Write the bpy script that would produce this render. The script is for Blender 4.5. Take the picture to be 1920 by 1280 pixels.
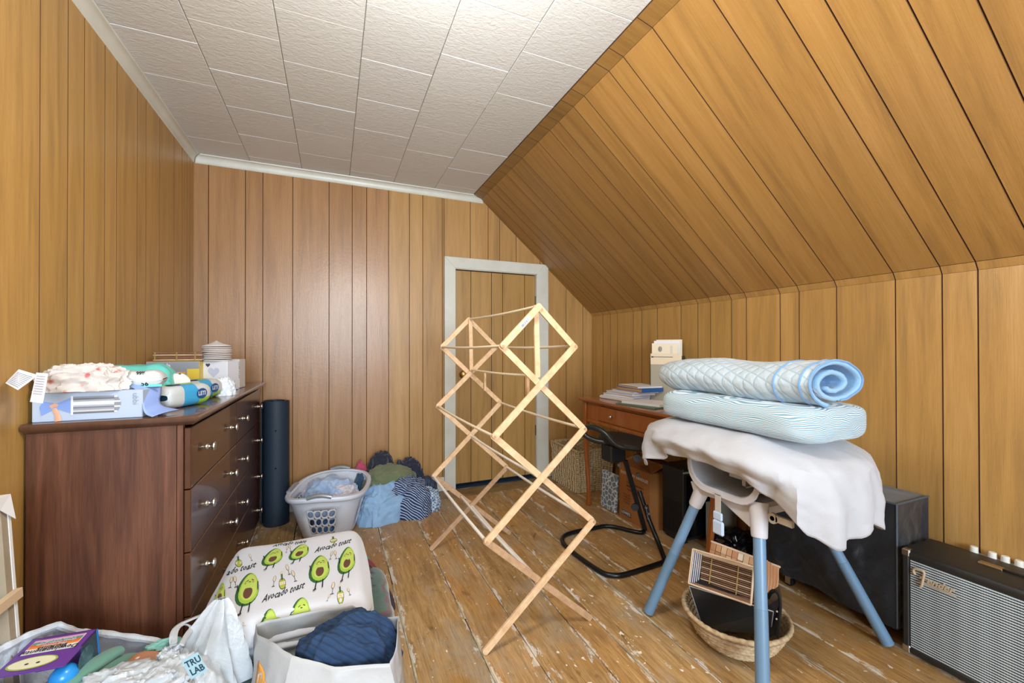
import bpy, bmesh, math, random
from mathutils import Vector, Matrix, noise
R = random.Random(7)
PI = math.pi
C = bpy.context.scene.collection
for o in list(bpy.data.objects): bpy.data.objects.remove(o)

# ---------------------------------------------------------------- camera
CAM_H = 1.15
F_PX, YAW, PITCH, ROLL, CY = 785.567, 0.403985, 0.004758, -0.001197, 647.489
cd = bpy.data.cameras.new('camera'); cam = bpy.data.objects.new('camera', cd); C.objects.link(cam)
cd.sensor_width = 36; cd.lens = F_PX * 36 / 1920; cd.shift_y = (CY - 640) / 1920; cd.clip_start = 0.02
_r = Vector((math.cos(YAW), -math.sin(YAW), 0)); _f = Vector((math.sin(YAW), math.cos(YAW), 0)); _u = Vector((0, 0, 1))
_f2 = _f * math.cos(PITCH) + _u * math.sin(PITCH); _u2 = _u * math.cos(PITCH) - _f * math.sin(PITCH)
_r3 = _r * math.cos(ROLL) + _u2 * math.sin(ROLL); _u3 = _u2 * math.cos(ROLL) - _r * math.sin(ROLL)
cam.matrix_world = Matrix(((_r3.x, _u3.x, -_f2.x, 0), (_r3.y, _u3.y, -_f2.y, 0), (_r3.z, _u3.z, -_f2.z, CAM_H), (0, 0, 0, 1)))
bpy.context.scene.camera = cam

def at(u, v, d):
    """world point seen at photo position u,v at forward distance d"""
    return Vector((0, 0, CAM_H)) + _f2 * d + _r3 * ((u - 960) / F_PX * d) - _u3 * ((v - CY) / F_PX * d)

# ---------------------------------------------------------------- light
sc = bpy.context.scene
sc.view_settings.view_transform = 'Standard'; sc.view_settings.look = 'None'
sc.view_settings.gamma = 1; sc.view_settings.use_curve_mapping = False
sc.view_settings.exposure = -0.12
w = bpy.data.worlds.new('sky'); sc.world = w; w.use_nodes = True
w.node_tree.nodes['Background'].inputs[0].default_value = (0.68, 0.83, 1.0, 1)
w.node_tree.nodes['Background'].inputs[1].default_value = 1.85
def area(name, loc, rot, sx, sy, power, col):
    l = bpy.data.lights.new(name, 'AREA'); l.shape = 'RECTANGLE'; l.size = sx; l.size_y = sy; l.energy = power; l.color = col
    o = bpy.data.objects.new(name, l); o.location = loc; o.rotation_euler = rot; C.objects.link(o); return o
area('window_light', (0.25, -2.9, 1.6), (math.radians(90), 0, 0), 1.5, 1.3, 180, (0.78, 0.90, 1.0))
pl = bpy.data.lights.new('ceiling_lamp_light', 'POINT'); pl.energy = 54; pl.color = (1.0, 0.95, 0.87); pl.shadow_soft_size = 0.13
po = bpy.data.objects.new('ceiling_lamp_light', pl); po.location = (0.25, 0.85, 1.9); C.objects.link(po)

# ---------------------------------------------------------------- materials
def lin(h):
    h = h.lstrip('#'); v = [int(h[i:i+2], 16) / 255 for i in (0, 2, 4)]
    return tuple(((c / 12.92) if c <= .04045 else ((c + .055) / 1.055) ** 2.4) for c in v) + (1,)
def mk(name):
    m = bpy.data.materials.new(name); m.use_nodes = True; nt = m.node_tree
    b = nt.nodes['Principled BSDF']; return m, nt, b
def N(nt, t, **k):
    n = nt.nodes.new(t)
    for a, v in k.items():
        if a in n.inputs.keys() if isinstance(a, str) else False: n.inputs[a].default_value = v
        else: setattr(n, a, v)
    return n
def ramp(nt, src, stops):
    r = nt.nodes.new('ShaderNodeValToRGB'); e = r.color_ramp.elements
    while len(e) < len(stops): e.new(.5)
    for i, (p, c) in enumerate(stops): e[i].position = p; e[i].color = c if isinstance(c, tuple) else lin(c)
    nt.links.new(src, r.inputs[0]); return r.outputs[0]
def coords(nt, scale=(1, 1, 1), kind='Object', rnd=True):
    tc = nt.nodes.new('ShaderNodeTexCoord'); mp = nt.nodes.new('ShaderNodeMapping'); mp.inputs['Scale'].default_value = scale
    nt.links.new(tc.outputs[kind], mp.inputs[0])
    if rnd:
        oi = nt.nodes.new('ShaderNodeObjectInfo'); mu = nt.nodes.new('ShaderNodeMath'); mu.operation = 'MULTIPLY'; mu.inputs[1].default_value = 57.0
        nt.links.new(oi.outputs['Random'], mu.inputs[0]); nt.links.new(mu.outputs[0], mp.inputs['Location'])
    return mp.outputs[0]
def nz(nt, vec, scale, detail=6, rough=.55, dist=0):
    n = nt.nodes.new('ShaderNodeTexNoise'); n.inputs['Scale'].default_value = scale; n.inputs['Detail'].default_value = detail
    n.inputs['Roughness'].default_value = rough; n.inputs['Distortion'].default_value = dist; nt.links.new(vec, n.inputs['Vector']); return n.outputs['Fac']
def mix(nt, fac, a, b, mode='MIX'):
    n = nt.nodes.new('ShaderNodeMix'); n.data_type = 'RGBA'; n.blend_type = mode
    for s, v in ((n.inputs[0], fac), (n.inputs[6], a), (n.inputs[7], b)):
        if hasattr(v, 'node'): nt.links.new(v, s)
        else: s.default_value = v if not isinstance(v, str) else lin(v)
    return n.outputs[2]
def mth(nt, op, a, b=None, clamp=False):
    n = nt.nodes.new('ShaderNodeMath'); n.operation = op; n.use_clamp = clamp
    for i, v in enumerate((a, b)):
        if v is None: continue
        if hasattr(v, 'node'): nt.links.new(v, n.inputs[i])
        else: n.inputs[i].default_value = v
    return n.outputs[0]
def bump(nt, b, h, strength=.3, dist=.002):
    n = nt.nodes.new('ShaderNodeBump'); n.inputs['Strength'].default_value = strength; n.inputs['Distance'].default_value = dist
    nt.links.new(h, n.inputs['Height']); nt.links.new(n.outputs[0], b.inputs['Normal'])
MATS = {}
def plain(name, col, rough=.5, metal=0, col2=None, nscale=8, stretch=(1, 1, 1), bscale=0, bstr=.3, bdist=.002, spec=None, trans=0, alpha=None, sheen=0, coat=0):
    if name in MATS: return MATS[name]
    m, nt, b = mk(name); b.inputs['Base Color'].default_value = lin(col)
    b.inputs['Roughness'].default_value = rough; b.inputs['Metallic'].default_value = metal
    if spec is not None: b.inputs['Specular IOR Level'].default_value = spec
    if coat: b.inputs['Coat Weight'].default_value = coat
    if sheen: b.inputs['Sheen Weight'].default_value = sheen
    if trans: b.inputs['Transmission Weight'].default_value = trans
    if alpha is not None: b.inputs['Alpha'].default_value = alpha
    if col2:
        v = coords(nt, stretch); f = nz(nt, v, nscale)
        nt.links.new(ramp(nt, f, [(.3, col), (.7, col2)]), b.inputs['Base Color'])
    if bscale:
        v = coords(nt, stretch); bump(nt, b, nz(nt, v, bscale, 5), bstr, bdist)
    MATS[name] = m; return m

def panel_mat(name, c_dark, c_mid, c_light, rough=.38):
    m, nt, b = mk(name)
    v = coords(nt, (9, 9, .55)); f1 = nz(nt, v, 2.2, 8, .6, .6)
    v2 = coords(nt, (90, 90, 2.2)); f2 = nz(nt, v2, 3.0, 4, .6)
    v3 = coords(nt, (1.2, 1.2, .8)); f3 = nz(nt, v3, 2.5, 3)
    col = ramp(nt, f1, [(.28, c_dark), (.5, c_mid), (.74, c_light)])
    g = ramp(nt, f2, [(.3, (.72, .72, .72, 1)), (.62, (1.04, 1.04, 1.04, 1))])
    col = mix(nt, .55, col, g, 'MULTIPLY')
    col = mix(nt, mth(nt, 'MULTIPLY', f3, .5), col, c_mid)
    oi = nt.nodes.new('ShaderNodeObjectInfo')
    col = mix(nt, 1.0, col, oi.outputs['Color'], 'MULTIPLY')
    nt.links.new(col, b.inputs['Base Color'])
    b.inputs['Roughness'].default_value = rough
    bump(nt, b, mth(nt, 'ADD', f2, mth(nt, 'MULTIPLY', nz(nt, coords(nt, (1, 1, 1)), 60, 3), .9)), .35, .0012)
    return m
M_PANEL = panel_mat('wood_panelling', '#8C7048', '#AC8A54', '#BB9A66')
M_GROOVE = plain('panel_groove', '#5E3F24', .8)
M_PANEL_BACK = panel_mat('wood_panelling_rosy', '#8A6848', '#A67D53', '#B38C62', .30)

def floor_mat():
    m, nt, b = mk('old_floorboard')
    v = coords(nt, (14, 1.2, 14)); grain = nz(nt, v, 3.5, 8, .65, 1.2)
    vf = coords(nt, (110, 5, 110)); fine = nz(nt, vf, 3, 4, .6)
    blot = nz(nt, coords(nt, (1, .6, 1)), 5.5, 6, .65, .4)
    col = ramp(nt, grain, [(.22, '#6E5233'), (.40, '#A3804F'), (.58, '#BE9A68'), (.8, '#D2B58A')])
    col = mix(nt, ramp(nt, blot, [(.46, (0, 0, 0, 1)), (.68, (.6, .6, .6, 1))]), col, '#80623F')
    amber = nz(nt, coords(nt, (1, .8, 1)), 2.6, 3, .5)
    col = mix(nt, ramp(nt, amber, [(.5, (0, 0, 0, 1)), (.72, (.5, .5, .5, 1))]), col, '#B07F35')
    col = mix(nt, .5, col, ramp(nt, fine, [(.35, (.55, .52, .5, 1)), (.6, (1, 1, 1, 1))]), 'MULTIPLY')
    # grey worn patches
    grey = nz(nt, coords(nt, (1.5, .7, 1.5)), 3.2, 6, .7, .3)
    col = mix(nt, ramp(nt, grey, [(.50, (0, 0, 0, 1)), (.68, (.65, .65, .65, 1))]), col, '#A09684')
    dark = nz(nt, coords(nt, (1.2, .8, 1.2)), 9, 7, .72, .8)
    col = mix(nt, ramp(nt, dark, [(.60, (0, 0, 0, 1)), (.69, (.7, .7, .7, 1))]), col, '#55402A')
    # paint left near the edges of a board, plus scattered flecks
    tc = nt.nodes.new('ShaderNodeTexCoord'); sx = nt.nodes.new('ShaderNodeSeparateXYZ'); nt.links.new(tc.outputs['Generated'], sx.inputs[0])
    e = mth(nt, 'MULTIPLY', mth(nt, 'ABSOLUTE', mth(nt, 'SUBTRACT', sx.outputs[0], .5)), 2.0)
    e = mth(nt, 'POWER', e, 5.0)
    pn = nz(nt, coords(nt, (2.2, .8, 2.2)), 10, 8, .74, .3)
    thr = mth(nt, 'ADD', pn, mth(nt, 'MULTIPLY', e, .17))
    pm = ramp(nt, thr, [(.635, (0, 0, 0, 1)), (.66, (.85, .85, .85, 1))])
    col = mix(nt, pm, col, '#D3CEC4')
    # swirling annual rings
    rw = nt.nodes.new('ShaderNodeTexWave'); rw.bands_direction = 'X'; rw.inputs['Scale'].default_value = 5; rw.inputs['Distortion'].default_value = 14; rw.inputs['Detail'].default_value = 2; rw.inputs['Detail Scale'].default_value = 1.2
    nt.links.new(coords(nt, (6, .7, 6)), rw.inputs[0])
    col = mix(nt, .32, col, ramp(nt, rw.outputs['Fac'], [(.0, (.45, .40, .36, 1)), (.22, (1, 1, 1, 1))]), 'MULTIPLY')
    fl = nz(nt, coords(nt, (1, .7, 1)), 42, 2, .5)
    col = mix(nt, ramp(nt, fl, [(.70, (0, 0, 0, 1)), (.72, (1, 1, 1, 1))]), col, '#DDD6C6')
    oi = nt.nodes.new('ShaderNodeObjectInfo'); col = mix(nt, 1.0, col, oi.outputs['Color'], 'MULTIPLY')
    nt.links.new(col, b.inputs['Base Color'])
    b.inputs['Roughness'].default_value = .42
    h = mth(nt, 'ADD', mth(nt, 'MULTIPLY', fine, .5), mth(nt, 'MULTIPLY', pm, .6)); h = mth(nt, 'ADD', h, grain)
    bump(nt, b, h, .5, .002)
    return m
M_FLOOR = floor_mat()
def tile_mat():
    m, nt, b = mk('ceiling_tile'); oi = nt.nodes.new('ShaderNodeObjectInfo')
    nt.links.new(mix(nt, 1.0, lin('#DBE0E4'), oi.outputs['Color'], 'MULTIPLY'), b.inputs['Base Color'])
    b.inputs['Roughness'].default_value = .62
    v = coords(nt, (.75, 1.4, 1)); h = nz(nt, v, 46, 5, .6, .9)
    bump(nt, b, h, .62, .006); return m
M_TILE = tile_mat()
M_TRIM = plain('white_paint', '#D9DAD2', .35, col2='#C9CAC0', nscale=5, bscale=30, bstr=.1)
M_DARKWOOD_GAP = plain('dark_gap', '#241B14', .9)

# ---------------------------------------------------------------- mesh building
class MB:
    def __init__(s): s.v = []; s.f = []; s.m = []
    def add(s, vs, fs, m=0):
        b = len(s.v); s.v += [Vector(p) for p in vs]; s.f += [tuple(i + b for i in f) for f in fs]; s.m += [m] * len(fs); return s
    def box(s, x0, x1, y0, y1, z0, z1, m=0):
        return s.add([(x, y, z) for z in (z0, z1) for x, y in ((x0, y0), (x1, y0), (x1, y1), (x0, y1))],
                     [(3, 2, 1, 0), (4, 5, 6, 7), (0, 1, 5, 4), (1, 2, 6, 5), (2, 3, 7, 6), (3, 0, 4, 7)], m)
    def cbox(s, x0, x1, y0, y1, z0, z1, c=.004, m=0):
        """box with chamfered edges"""
        P = []; 
        for sx in (0, 1):
            for sy in (0, 1):
                for sz in (0, 1):
                    X, Y, Z = (x0, x1)[sx], (y0, y1)[sy], (z0, z1)[sz]; dx, dy, dz = (c, -c)[sx], (c, -c)[sy], (c, -c)[sz]
                    P += [(X, Y + dy, Z + dz), (X + dx, Y, Z + dz), (X + dx, Y + dy, Z)]
        bm = bmesh.new()
        for p in P: bm.verts.new(p)
        bmesh.ops.convex_hull(bm, input=bm.verts); bmesh.ops.dissolve_limit(bm, angle_limit=.01, verts=bm.verts, edges=bm.edges)
        bm.verts.index_update(); s.add([v.co[:] for v in bm.verts], [tuple(v.index for v in f.verts) for f in bm.faces], m); bm.free(); return s
    def prism(s, poly, off, m=0):
        """poly: list of 3d points, extruded by vector off"""
        n = len(poly); off = Vector(off); a = [Vector(p) for p in poly]
        return s.add(a + [p + off for p in a], [tuple(range(n))[::-1], tuple(range(n, 2 * n))] + [(i, (i + 1) % n, (i + 1) % n + n, i + n) for i in range(n)], m)
    def bar(s, p0, p1, w, t, up=(0, 0, 1), m=0, c=0):
        p0, p1 = Vector(p0), Vector(p1); d = (p1 - p0).normalized(); side = d.cross(Vector(up)).normalized(); u = side.cross(d).normalized()
        q = [side * a * w / 2 + u * b * t / 2 for a, b in ((-1, -1), (1, -1), (1, 1), (-1, 1))]
        return s.add([p0 + k for k in q] + [p1 + k for k in q], [(3, 2, 1, 0), (4, 5, 6, 7), (0, 1, 5, 4), (1, 2, 6, 5), (2, 3, 7, 6), (3, 0, 4, 7)], m)
    def tube(s, pts, r, n=10, closed=False, m=0, cap=True, flat=1.0, up0=None):
        pts = [Vector(p) for p in pts]; L = len(pts); rr = r if isinstance(r, (list, tuple)) else [r] * L
        t0 = (pts[1] - pts[0]).normalized(); ref = Vector(up0) if up0 else (Vector((0, 0, 1)) if abs(t0.z) < .9 else Vector((1, 0, 0)))
        vs = []; u = None
        for i, p in enumerate(pts):
            if closed: t = (pts[(i + 1) % L] - pts[i - 1]).normalized()
            else: t = (pts[min(i + 1, L - 1)] - pts[max(i - 1, 0)]).normalized()
            u = (ref - t * ref.dot(t)).normalized() if u is None else (u - t * u.dot(t)).normalized()
            w_ = t.cross(u)
            vs += [p + (u * math.cos(2 * PI * k / n) * flat + w_ * math.sin(2 * PI * k / n)) * rr[i] for k in range(n)]
        fs = []
        for i in range(L if closed else L - 1):
            j = (i + 1) % L
            fs += [(i * n + k, i * n + (k + 1) % n, j * n + (k + 1) % n, j * n + k) for k in range(n)]
        if cap and not closed: fs += [tuple(range(n))[::-1], tuple((L - 1) * n + k for k in range(n))]
        return s.add(vs, fs, m)
    def lathe(s, prof, c=(0, 0, 0), n=24, axis='z', m=0, sx=1, sy=1):
        vs = []
        for r, h in prof:
            for k in range(n):
                a = 2 * PI * k / n; p = (r * math.cos(a) * sx, r * math.sin(a) * sy, h)
                if axis == 'x': p = (h, p[0], p[1])
                if axis == '-x': p = (-h, p[0], p[1])
                if axis == 'y': p = (p[0], h, p[1])
                vs.append(Vector(c) + Vector(p))
        fs = [(i * n + k, i * n + (k + 1) % n, (i + 1) * n + (k + 1) % n, (i + 1) * n + k) for i in range(len(prof) - 1) for k in range(n)]
        if prof[0][0] > 1e-5: fs.append(tuple(range(n))[::-1])
        if prof[-1][0] > 1e-5: fs.append(tuple((len(prof) - 1) * n + k for k in range(n)))
        return s.add(vs, fs, m)
    def grid(s, nu, nv, fn, cu=False, cv=False, m=0):
        """fn(u,v) in 0..1"""
        a = nu if cu else nu + 1; b = nv if cv else nv + 1
        vs = [fn(i / nu, j / nv) for i in range(a) for j in range(b)]
        fs = [(i * b + j, ((i + 1) % a) * b + j, ((i + 1) % a) * b + (j + 1) % b, i * b + (j + 1) % b) for i in range(nu) for j in range(nv)]
        return s.add(vs, fs, m)
    def xf(s, M):
        s.v = [M @ p for p in s.v]; return s
    def build(s, name, mat, parent=None, smooth=False, world=False, thick=0, bevel=0, sub=0, weld=False, fix=False):
        me = bpy.data.meshes.new(name)
        vs = s.v
        if world and parent is not None:
            inv = PM[parent.name].inverted(); vs = [inv @ p for p in vs]
        me.from_pydata([tuple(p) for p in vs], [], s.f)
        mats = mat if isinstance(mat, (list, tuple)) else [mat]
        for q in mats: me.materials.append(q)
        me.polygons.foreach_set('material_index', s.m)
        if weld or fix:
            bm = bmesh.new(); bm.from_mesh(me)
            if weld: bmesh.ops.remove_doubles(bm, verts=bm.verts, dist=1e-5)
            if fix: bmesh.ops.recalc_face_normals(bm, faces=bm.faces)
            bm.to_mesh(me); bm.free()
        if smooth: me.polygons.foreach_set('use_smooth', [True] * len(me.polygons))
        me.update()
        if smooth and smooth != 'all': me.set_sharp_from_angle(angle=math.radians(smooth if smooth is not True else 40))
        o = bpy.data.objects.new(name, me); C.objects.link(o)
        if parent is not None: o.parent = parent
        if thick:
            q = o.modifiers.new('thick', 'SOLIDIFY'); q.thickness = abs(thick); q.offset = -1 if thick > 0 else 1
        if bevel:
            q = o.modifiers.new('bevel', 'BEVEL'); q.width = bevel; q.segments = 2; q.limit_method = 'ANGLE'; q.angle_limit = .6
        if sub:
            q = o.modifiers.new('sub', 'SUBSURF'); q.levels = sub; q.render_levels = sub
        return o
PM = {}
def thing(name, label, cat, loc=(0, 0, 0), rotz=0, group=None):
    o = bpy.data.objects.new(name, None); C.objects.link(o); o.empty_display_size = .05
    o.location = loc; o.rotation_euler = (0, 0, rotz); o['label'] = label; o['category'] = cat
    if group: o['group'] = group
    PM[o.name] = Matrix.Translation(Vector(loc)) @ Matrix.Rotation(rotz, 4, 'Z'); return o
def solo(o, label, cat, group=None):
    """one mesh is the whole thing: move its origin to its base"""
    me = o.data; n = len(me.vertices); xs = [v.co for v in me.vertices]
    c = Vector(((min(p.x for p in xs) + max(p.x for p in xs)) / 2, (min(p.y for p in xs) + max(p.y for p in xs)) / 2, min(p.z for p in xs)))
    me.transform(Matrix.Translation(-c)); o.location = o.location + c
    PM[o.name] = Matrix.Translation(c)
    o['label'] = label; o['category'] = cat
    if group: o['group'] = group
    return o
def copy_tree(o, parent=None):
    c = o.copy(); C.objects.link(c); c.parent = parent
    for ch in o.children: copy_tree(ch, c)
    return c
def fbm(p, s=1.0, o=4, seed=0):
    return noise.fractal(Vector(p) * s + Vector((seed * 7.3, seed * 3.1, seed * 1.7)), 1.0, 2.0, o)
def ridge(p, s=1.0, seed=0):
    a = 0; amp = 1
    for k in range(3):
        a += amp * (1 - abs(noise.noise(Vector(p) * s + Vector((seed * 5.1 + k * 9, seed * 2.3, k * 4.4)))) * 2.2); s *= 1.9; amp *= .5
    return a / 1.75
def text_mb(body, size=1.0, shear=0, ext=0, bold=0, align='CENTER', res=2):
    cu = bpy.data.curves.new('t', 'FONT'); cu.body = body; cu.size = size; cu.shear = shear; cu.extrude = ext; cu.offset = bold
    cu.align_x = align; cu.align_y = 'CENTER'; cu.resolution_u = res
    o = bpy.data.objects.new('t', cu); C.objects.link(o); dg = bpy.context.evaluated_depsgraph_get(); dg.update()
    me = bpy.data.meshes.new_from_object(o.evaluated_get(dg)); mb = MB()
    mb.add([v.co[:] for v in me.vertices], [tuple(p.vertices) for p in me.polygons])
    bpy.data.objects.remove(o); bpy.data.curves.remove(cu); bpy.data.meshes.remove(me); return mb
def frame(o, x, y):
    """matrix with given origin and x, y axes"""
    x = Vector(x).normalized(); y = Vector(y); y = (y - x * y.dot(x)).normalized(); z = x.cross(y)
    return Matrix(((x.x, y.x, z.x, o[0]), (x.y, y.y, z.y, o[1]), (x.z, y.z, z.z, o[2]), (0, 0, 0, 1)))

# ---------------------------------------------------------------- the room
XL, YB, XR, ZC = -0.841, 3.33, 2.242, 2.412
YN = -2.6                                     # the room goes on behind the camera to here
def struct(o): o['kind'] = 'structure'; return o
def holder(name):
    o = bpy.data.objects.new(name, None); C.objects.link(o); o['kind'] = 'structure'; PM[o.name] = Matrix.Identity(4); return o
def inset(poly, c):
    n = len(poly); out = []
    ar = sum(poly[i][0] * poly[(i + 1) % n][1] - poly[(i + 1) % n][0] * poly[i][1] for i in range(n))
    sg = 1 if ar > 0 else -1
    for i in range(n):
        a, b, d = Vector(poly[i - 1]), Vector(poly[i]), Vector(poly[(i + 1) % n])
        e1 = (b - a).normalized(); e2 = (d - b).normalized(); n1 = Vector((-e1.y, e1.x)) * sg; n2 = Vector((-e2.y, e2.x)) * sg
        k = (n1 + n2); k = k / max(.2, 1 + n1.dot(n2)); out.append(b + k * c)
    return out
def plank(name, poly, M, parent, mat, t=.006, c=.0014, gap=.0011, tint=1.0, hue=None):
    """poly in plane coords (a across, b along); M maps (a, depth, b) to the world, depth towards the room"""
    poly = inset(poly, gap); a0 = sum(p[0] for p in poly) / len(poly); b0 = min(p[1] for p in poly)
    inn = inset(poly, c); n = len(poly)
    vs = [(p[0] - a0, 0, p[1] - b0) for p in poly] + [(p[0] - a0, t - c, p[1] - b0) for p in poly] + [(p[0] - a0, t, p[1] - b0) for p in inn]
    fs = [tuple(range(n))] + [(i + k * n, i + (k + 1) * n, (i + 1) % n + (k + 1) * n, (i + 1) % n + k * n) for k in (0, 1) for i in range(n)] + [tuple(range(2 * n, 3 * n))[::-1]]
    mb = MB(); mb.add(vs, fs); mb.m = [1] * (1 + 2 * n) + [0]; o = mb.build(name, [mat, M_GROOVE], parent, fix=True)
    o.matrix_local = M @ Matrix.Translation((a0, 0, b0))
    h = hue or (1, 1, 1); o.color = (h[0] * tint, h[1] * tint, h[2] * tint, 1); return o
T = lambda s=.05: 1 + R.uniform(-s, s)

# floor ------------------------------------------------------------------
fl = holder('floor')
MB().box(XL, XR + .1, YN, YB + .12, -.06, -.019).build('subfloor', M_DARKWOOD_GAP, fl)
seams = [-.841, -.655, -.44, -.215, .005, .268, .517, .695, .908, 1.025, 1.232, 1.38, 1.608, 1.77, 1.995, XR + .02]
MF = Matrix(((1, 0, 0, 0), (0, 0, 1, 0), (0, 1, 0, -.018), (0, 0, 0, 1)))   # (a, depth, b) -> x=a, z=depth, y=b
def board_mesh(a0, a1, y0, y1, parent, tint, hue, dz=0):
    wv = 24; n = max(6, int((y1 - y0) / .05)); mb = MB(); prof = [(-1, -.018), (-1, -.003), (-.965, -.0006), (-.6, 0.0), (0, .0008), (.6, 0), (.965, -.0006), (1, -.003), (1, -.018)]
    hw = (a1 - a0) / 2; xm = (a0 + a1) / 2; L = y1 - y0; se = R.random() * 50
    def fn(u, v):
        q = prof[min(int(round(v * 8)), 8)]; y = u * L
        e = .0022 * noise.noise(Vector((y * 9, se, q[0]))) + .0012 * noise.noise(Vector((y * 40, se, q[0])))
        x = q[0] * (hw - .0022) + (e if abs(q[0]) > .9 else 0)
        return Vector((x, y, q[1] + (abs(e) * -.5 if abs(q[0]) > .9 else .0006 * noise.noise(Vector((x * 20, y * 4, se))))))
    mb.grid(n, 8, fn); b = mb.v
    mb.f.append(tuple(range(9))); mb.m.append(0); mb.f.append(tuple(n * 9 + k for k in range(9))[::-1]); mb.m.append(0)
    o = mb.build('floorboard', M_FLOOR, parent, fix=True, smooth=30); o.location = (xm, y0, dz)
    o.color = (tint * hue[0], tint * hue[1], tint * hue[2], 1); return o
for i in range(len(seams) - 1):
    a, b_ = seams[i], seams[i + 1]
    cuts = [YN, 3.125]
    if i in (3, 8, 12): cuts = [YN, R.uniform(.2, .7), 3.125]
    for k in range(len(cuts) - 1):
        h = R.choice([(1, 1, 1), (1.04, .98, .9), (.95, .96, .99)])
        board_mesh(a, b_, cuts[k] + (.0015 if k else 0), cuts[k + 1], fl, R.uniform(1.02, 1.28), h, R.uniform(-.0012, .0008))
# cross board along the end wall
cb = board_mesh(0, .2, 0, XR - XL, fl, .78, (.93, 1, 1.08)); cb.name = 'end_board'
cb.matrix_local = Matrix(((0, 1, 0, XL), (1, 0, 0, 3.2275), (0, 0, 1, -.002), (0, 0, 0, 1)))
MB().box(XL, XR, 3.33, 3.5, -.03, -.004).build('threshold_board', plain('threshold', '#3C5268', .7, col2='#2A3A4C', nscale=14), fl)
M_FILL = plain('seam_filler', '#C9BFA6', .8, col2='#8D8068', nscale=20)
for s_, segs in ((.517, [(1.2, 1.62), (1.72, 1.86), (2.45, 2.95)]), (.695, [(.9, 1.28), (1.86, 2.3), (2.5, 3.1)]), (.268, [(1.35, 2.1), (2.3, 2.6)]), (1.029, [(2.3, 2.75)]), (1.232, [(2.4, 3.0), (1.3, 1.7)]), (1.025, [(1.1, 1.4)]), (1.38, [(1.2, 1.8)]), (1.608, [(.8, 1.2)])):
    for y0, y1 in segs:
        mb = MB(); n = int((y1 - y0) / .03)
        mb.grid(n, 1, lambda u, v: Vector((s_ + (v - .5) * (.006 + .003 * noise.noise(Vector((u * 30, s_, 0)))) + .0012 * noise.noise(Vector((u * 12, s_ * 9, 3))), y0 + u * (y1 - y0), -.0012 + .0006 * noise.noise(Vector((u * 40, v, 2))))))
        mb.build('seam_filler', M_FILL, fl, thick=.004)

# ceiling ----------------------------------------------------------------
ce = holder('ceiling')
MB().box(XL, 1.09, YN, YB, ZC + .004, ZC + .02).build('ceiling_backing', plain('ceiling_gap', '#6E6A64', .9), ce)
xs = [XL] + [-.517 + .3145 * k for k in range(6)]; xs[-1] = 1.067
phase = [2.105, 1.955, 1.765, 1.93, 1.765, 1.93]
tm = {}
for i in range(6):
    x0, x1 = xs[i], xs[i + 1]; y = phase[i] - .3145 * 12
    while y < YB:
        a, b_ = max(y, YN), min(y + .3145, YB)
        if b_ - a > .01:
            key = (i, round(b_ - a, 3))
            if key not in tm:
                mb = MB(); g = .0012; c = .0022; L = b_ - a; W = x1 - x0
                mb.add([(g, g, 0), (W - g, g, 0), (W - g, L - g, 0), (g, L - g, 0), (g, g, -.004), (W - g, g, -.004), (W - g, L - g, -.004), (g, L - g, -.004),
                        (g + c, g + c, -.006), (W - g - c, g + c, -.006), (W - g - c, L - g - c, -.006), (g + c, L - g - c, -.006)],
                       [(0, 1, 2, 3), (11, 10, 9, 8)] + [(k + q, k + q + 4, (k + 1) % 4 + q + 4, (k + 1) % 4 + q) for q in (0, 4) for k in range(4)])
                o = mb.build('ceiling_tile', M_TILE, ce, fix=True); tm[key] = o
            else:
                o = tm[key].copy(); C.objects.link(o); o.parent = ce
            o.location = (x0, a, ZC + .006 + R.uniform(-.0006, .0006)); o.rotation_euler = (R.uniform(-.003, .003), R.uniform(-.002, .002), 0)
            q = T(.025); o.color = (q, q, q * R.uniform(.985, 1.01), 1)
        y += .3145

# end wall (back) ---------------------------------------------------------
wb = holder('wall_back')
SL = lambda x: 2.396 - (x - 1.142) * (2.396 - 1.472) / (2.222 - 1.142)      # underside of the slope at x
MB().box(XL - .02, .905, YB, YB + .02, 0, 2.42).box(1.656, XR + .02, YB, YB + .02, 0, 1.97).box(.905, 1.665, YB, YB + .02, 1.80, 2.42).build('wall_backing', M_GROOVE, wb)
MWB = Matrix(((1, 0, 0, 0), (0, -1, 0, YB), (0, 0, 1, 0), (0, 0, 0, 1)))
bg = [XL, -.755, -.547, -.444, -.261, -.026, .131, .233, .393, .55, .654, .81, 1.047, 1.203, 1.308, 1.462, 1.693, 1.959, 2.138, XR]
def zt(x): return min(2.40, SL(x) + .01 if x > 1.13 else 2.40)
for a, b_ in zip(bg[:-1], bg[1:]):
    sheet = .95 if a < .39 else 1.04
    hue = (1.02, .98, .93) if a < .39 else (1.06, .965, .92)
    def col(x0, x1, z0):
        if x1 - x0 < .004: return
        if x0 < 1.142 < x1: poly = [(x0, z0), (x1, z0), (x1, zt(x1)), (1.142, 2.4), (x0, zt(x0))]
        else: poly = [(x0, z0), (x1, z0), (x1, zt(x1)), (x0, zt(x0))]
        plank('wall_plank', poly, MWB, wb, M_PANEL_BACK if a < .39 else M_PANEL, tint=sheet * T(), hue=hue)
    if b_ <= .824: col(a, b_, .02)
    elif a < .824: col(a, .824, .02); col(.824, b_, 1.87)
    elif b_ <= 1.766: col(a, b_, 1.87)
    elif a < 1.766: col(a, 1.766, 1.87); col(1.766, b_, .02)
    else: col(a, b_, .02)

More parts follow.
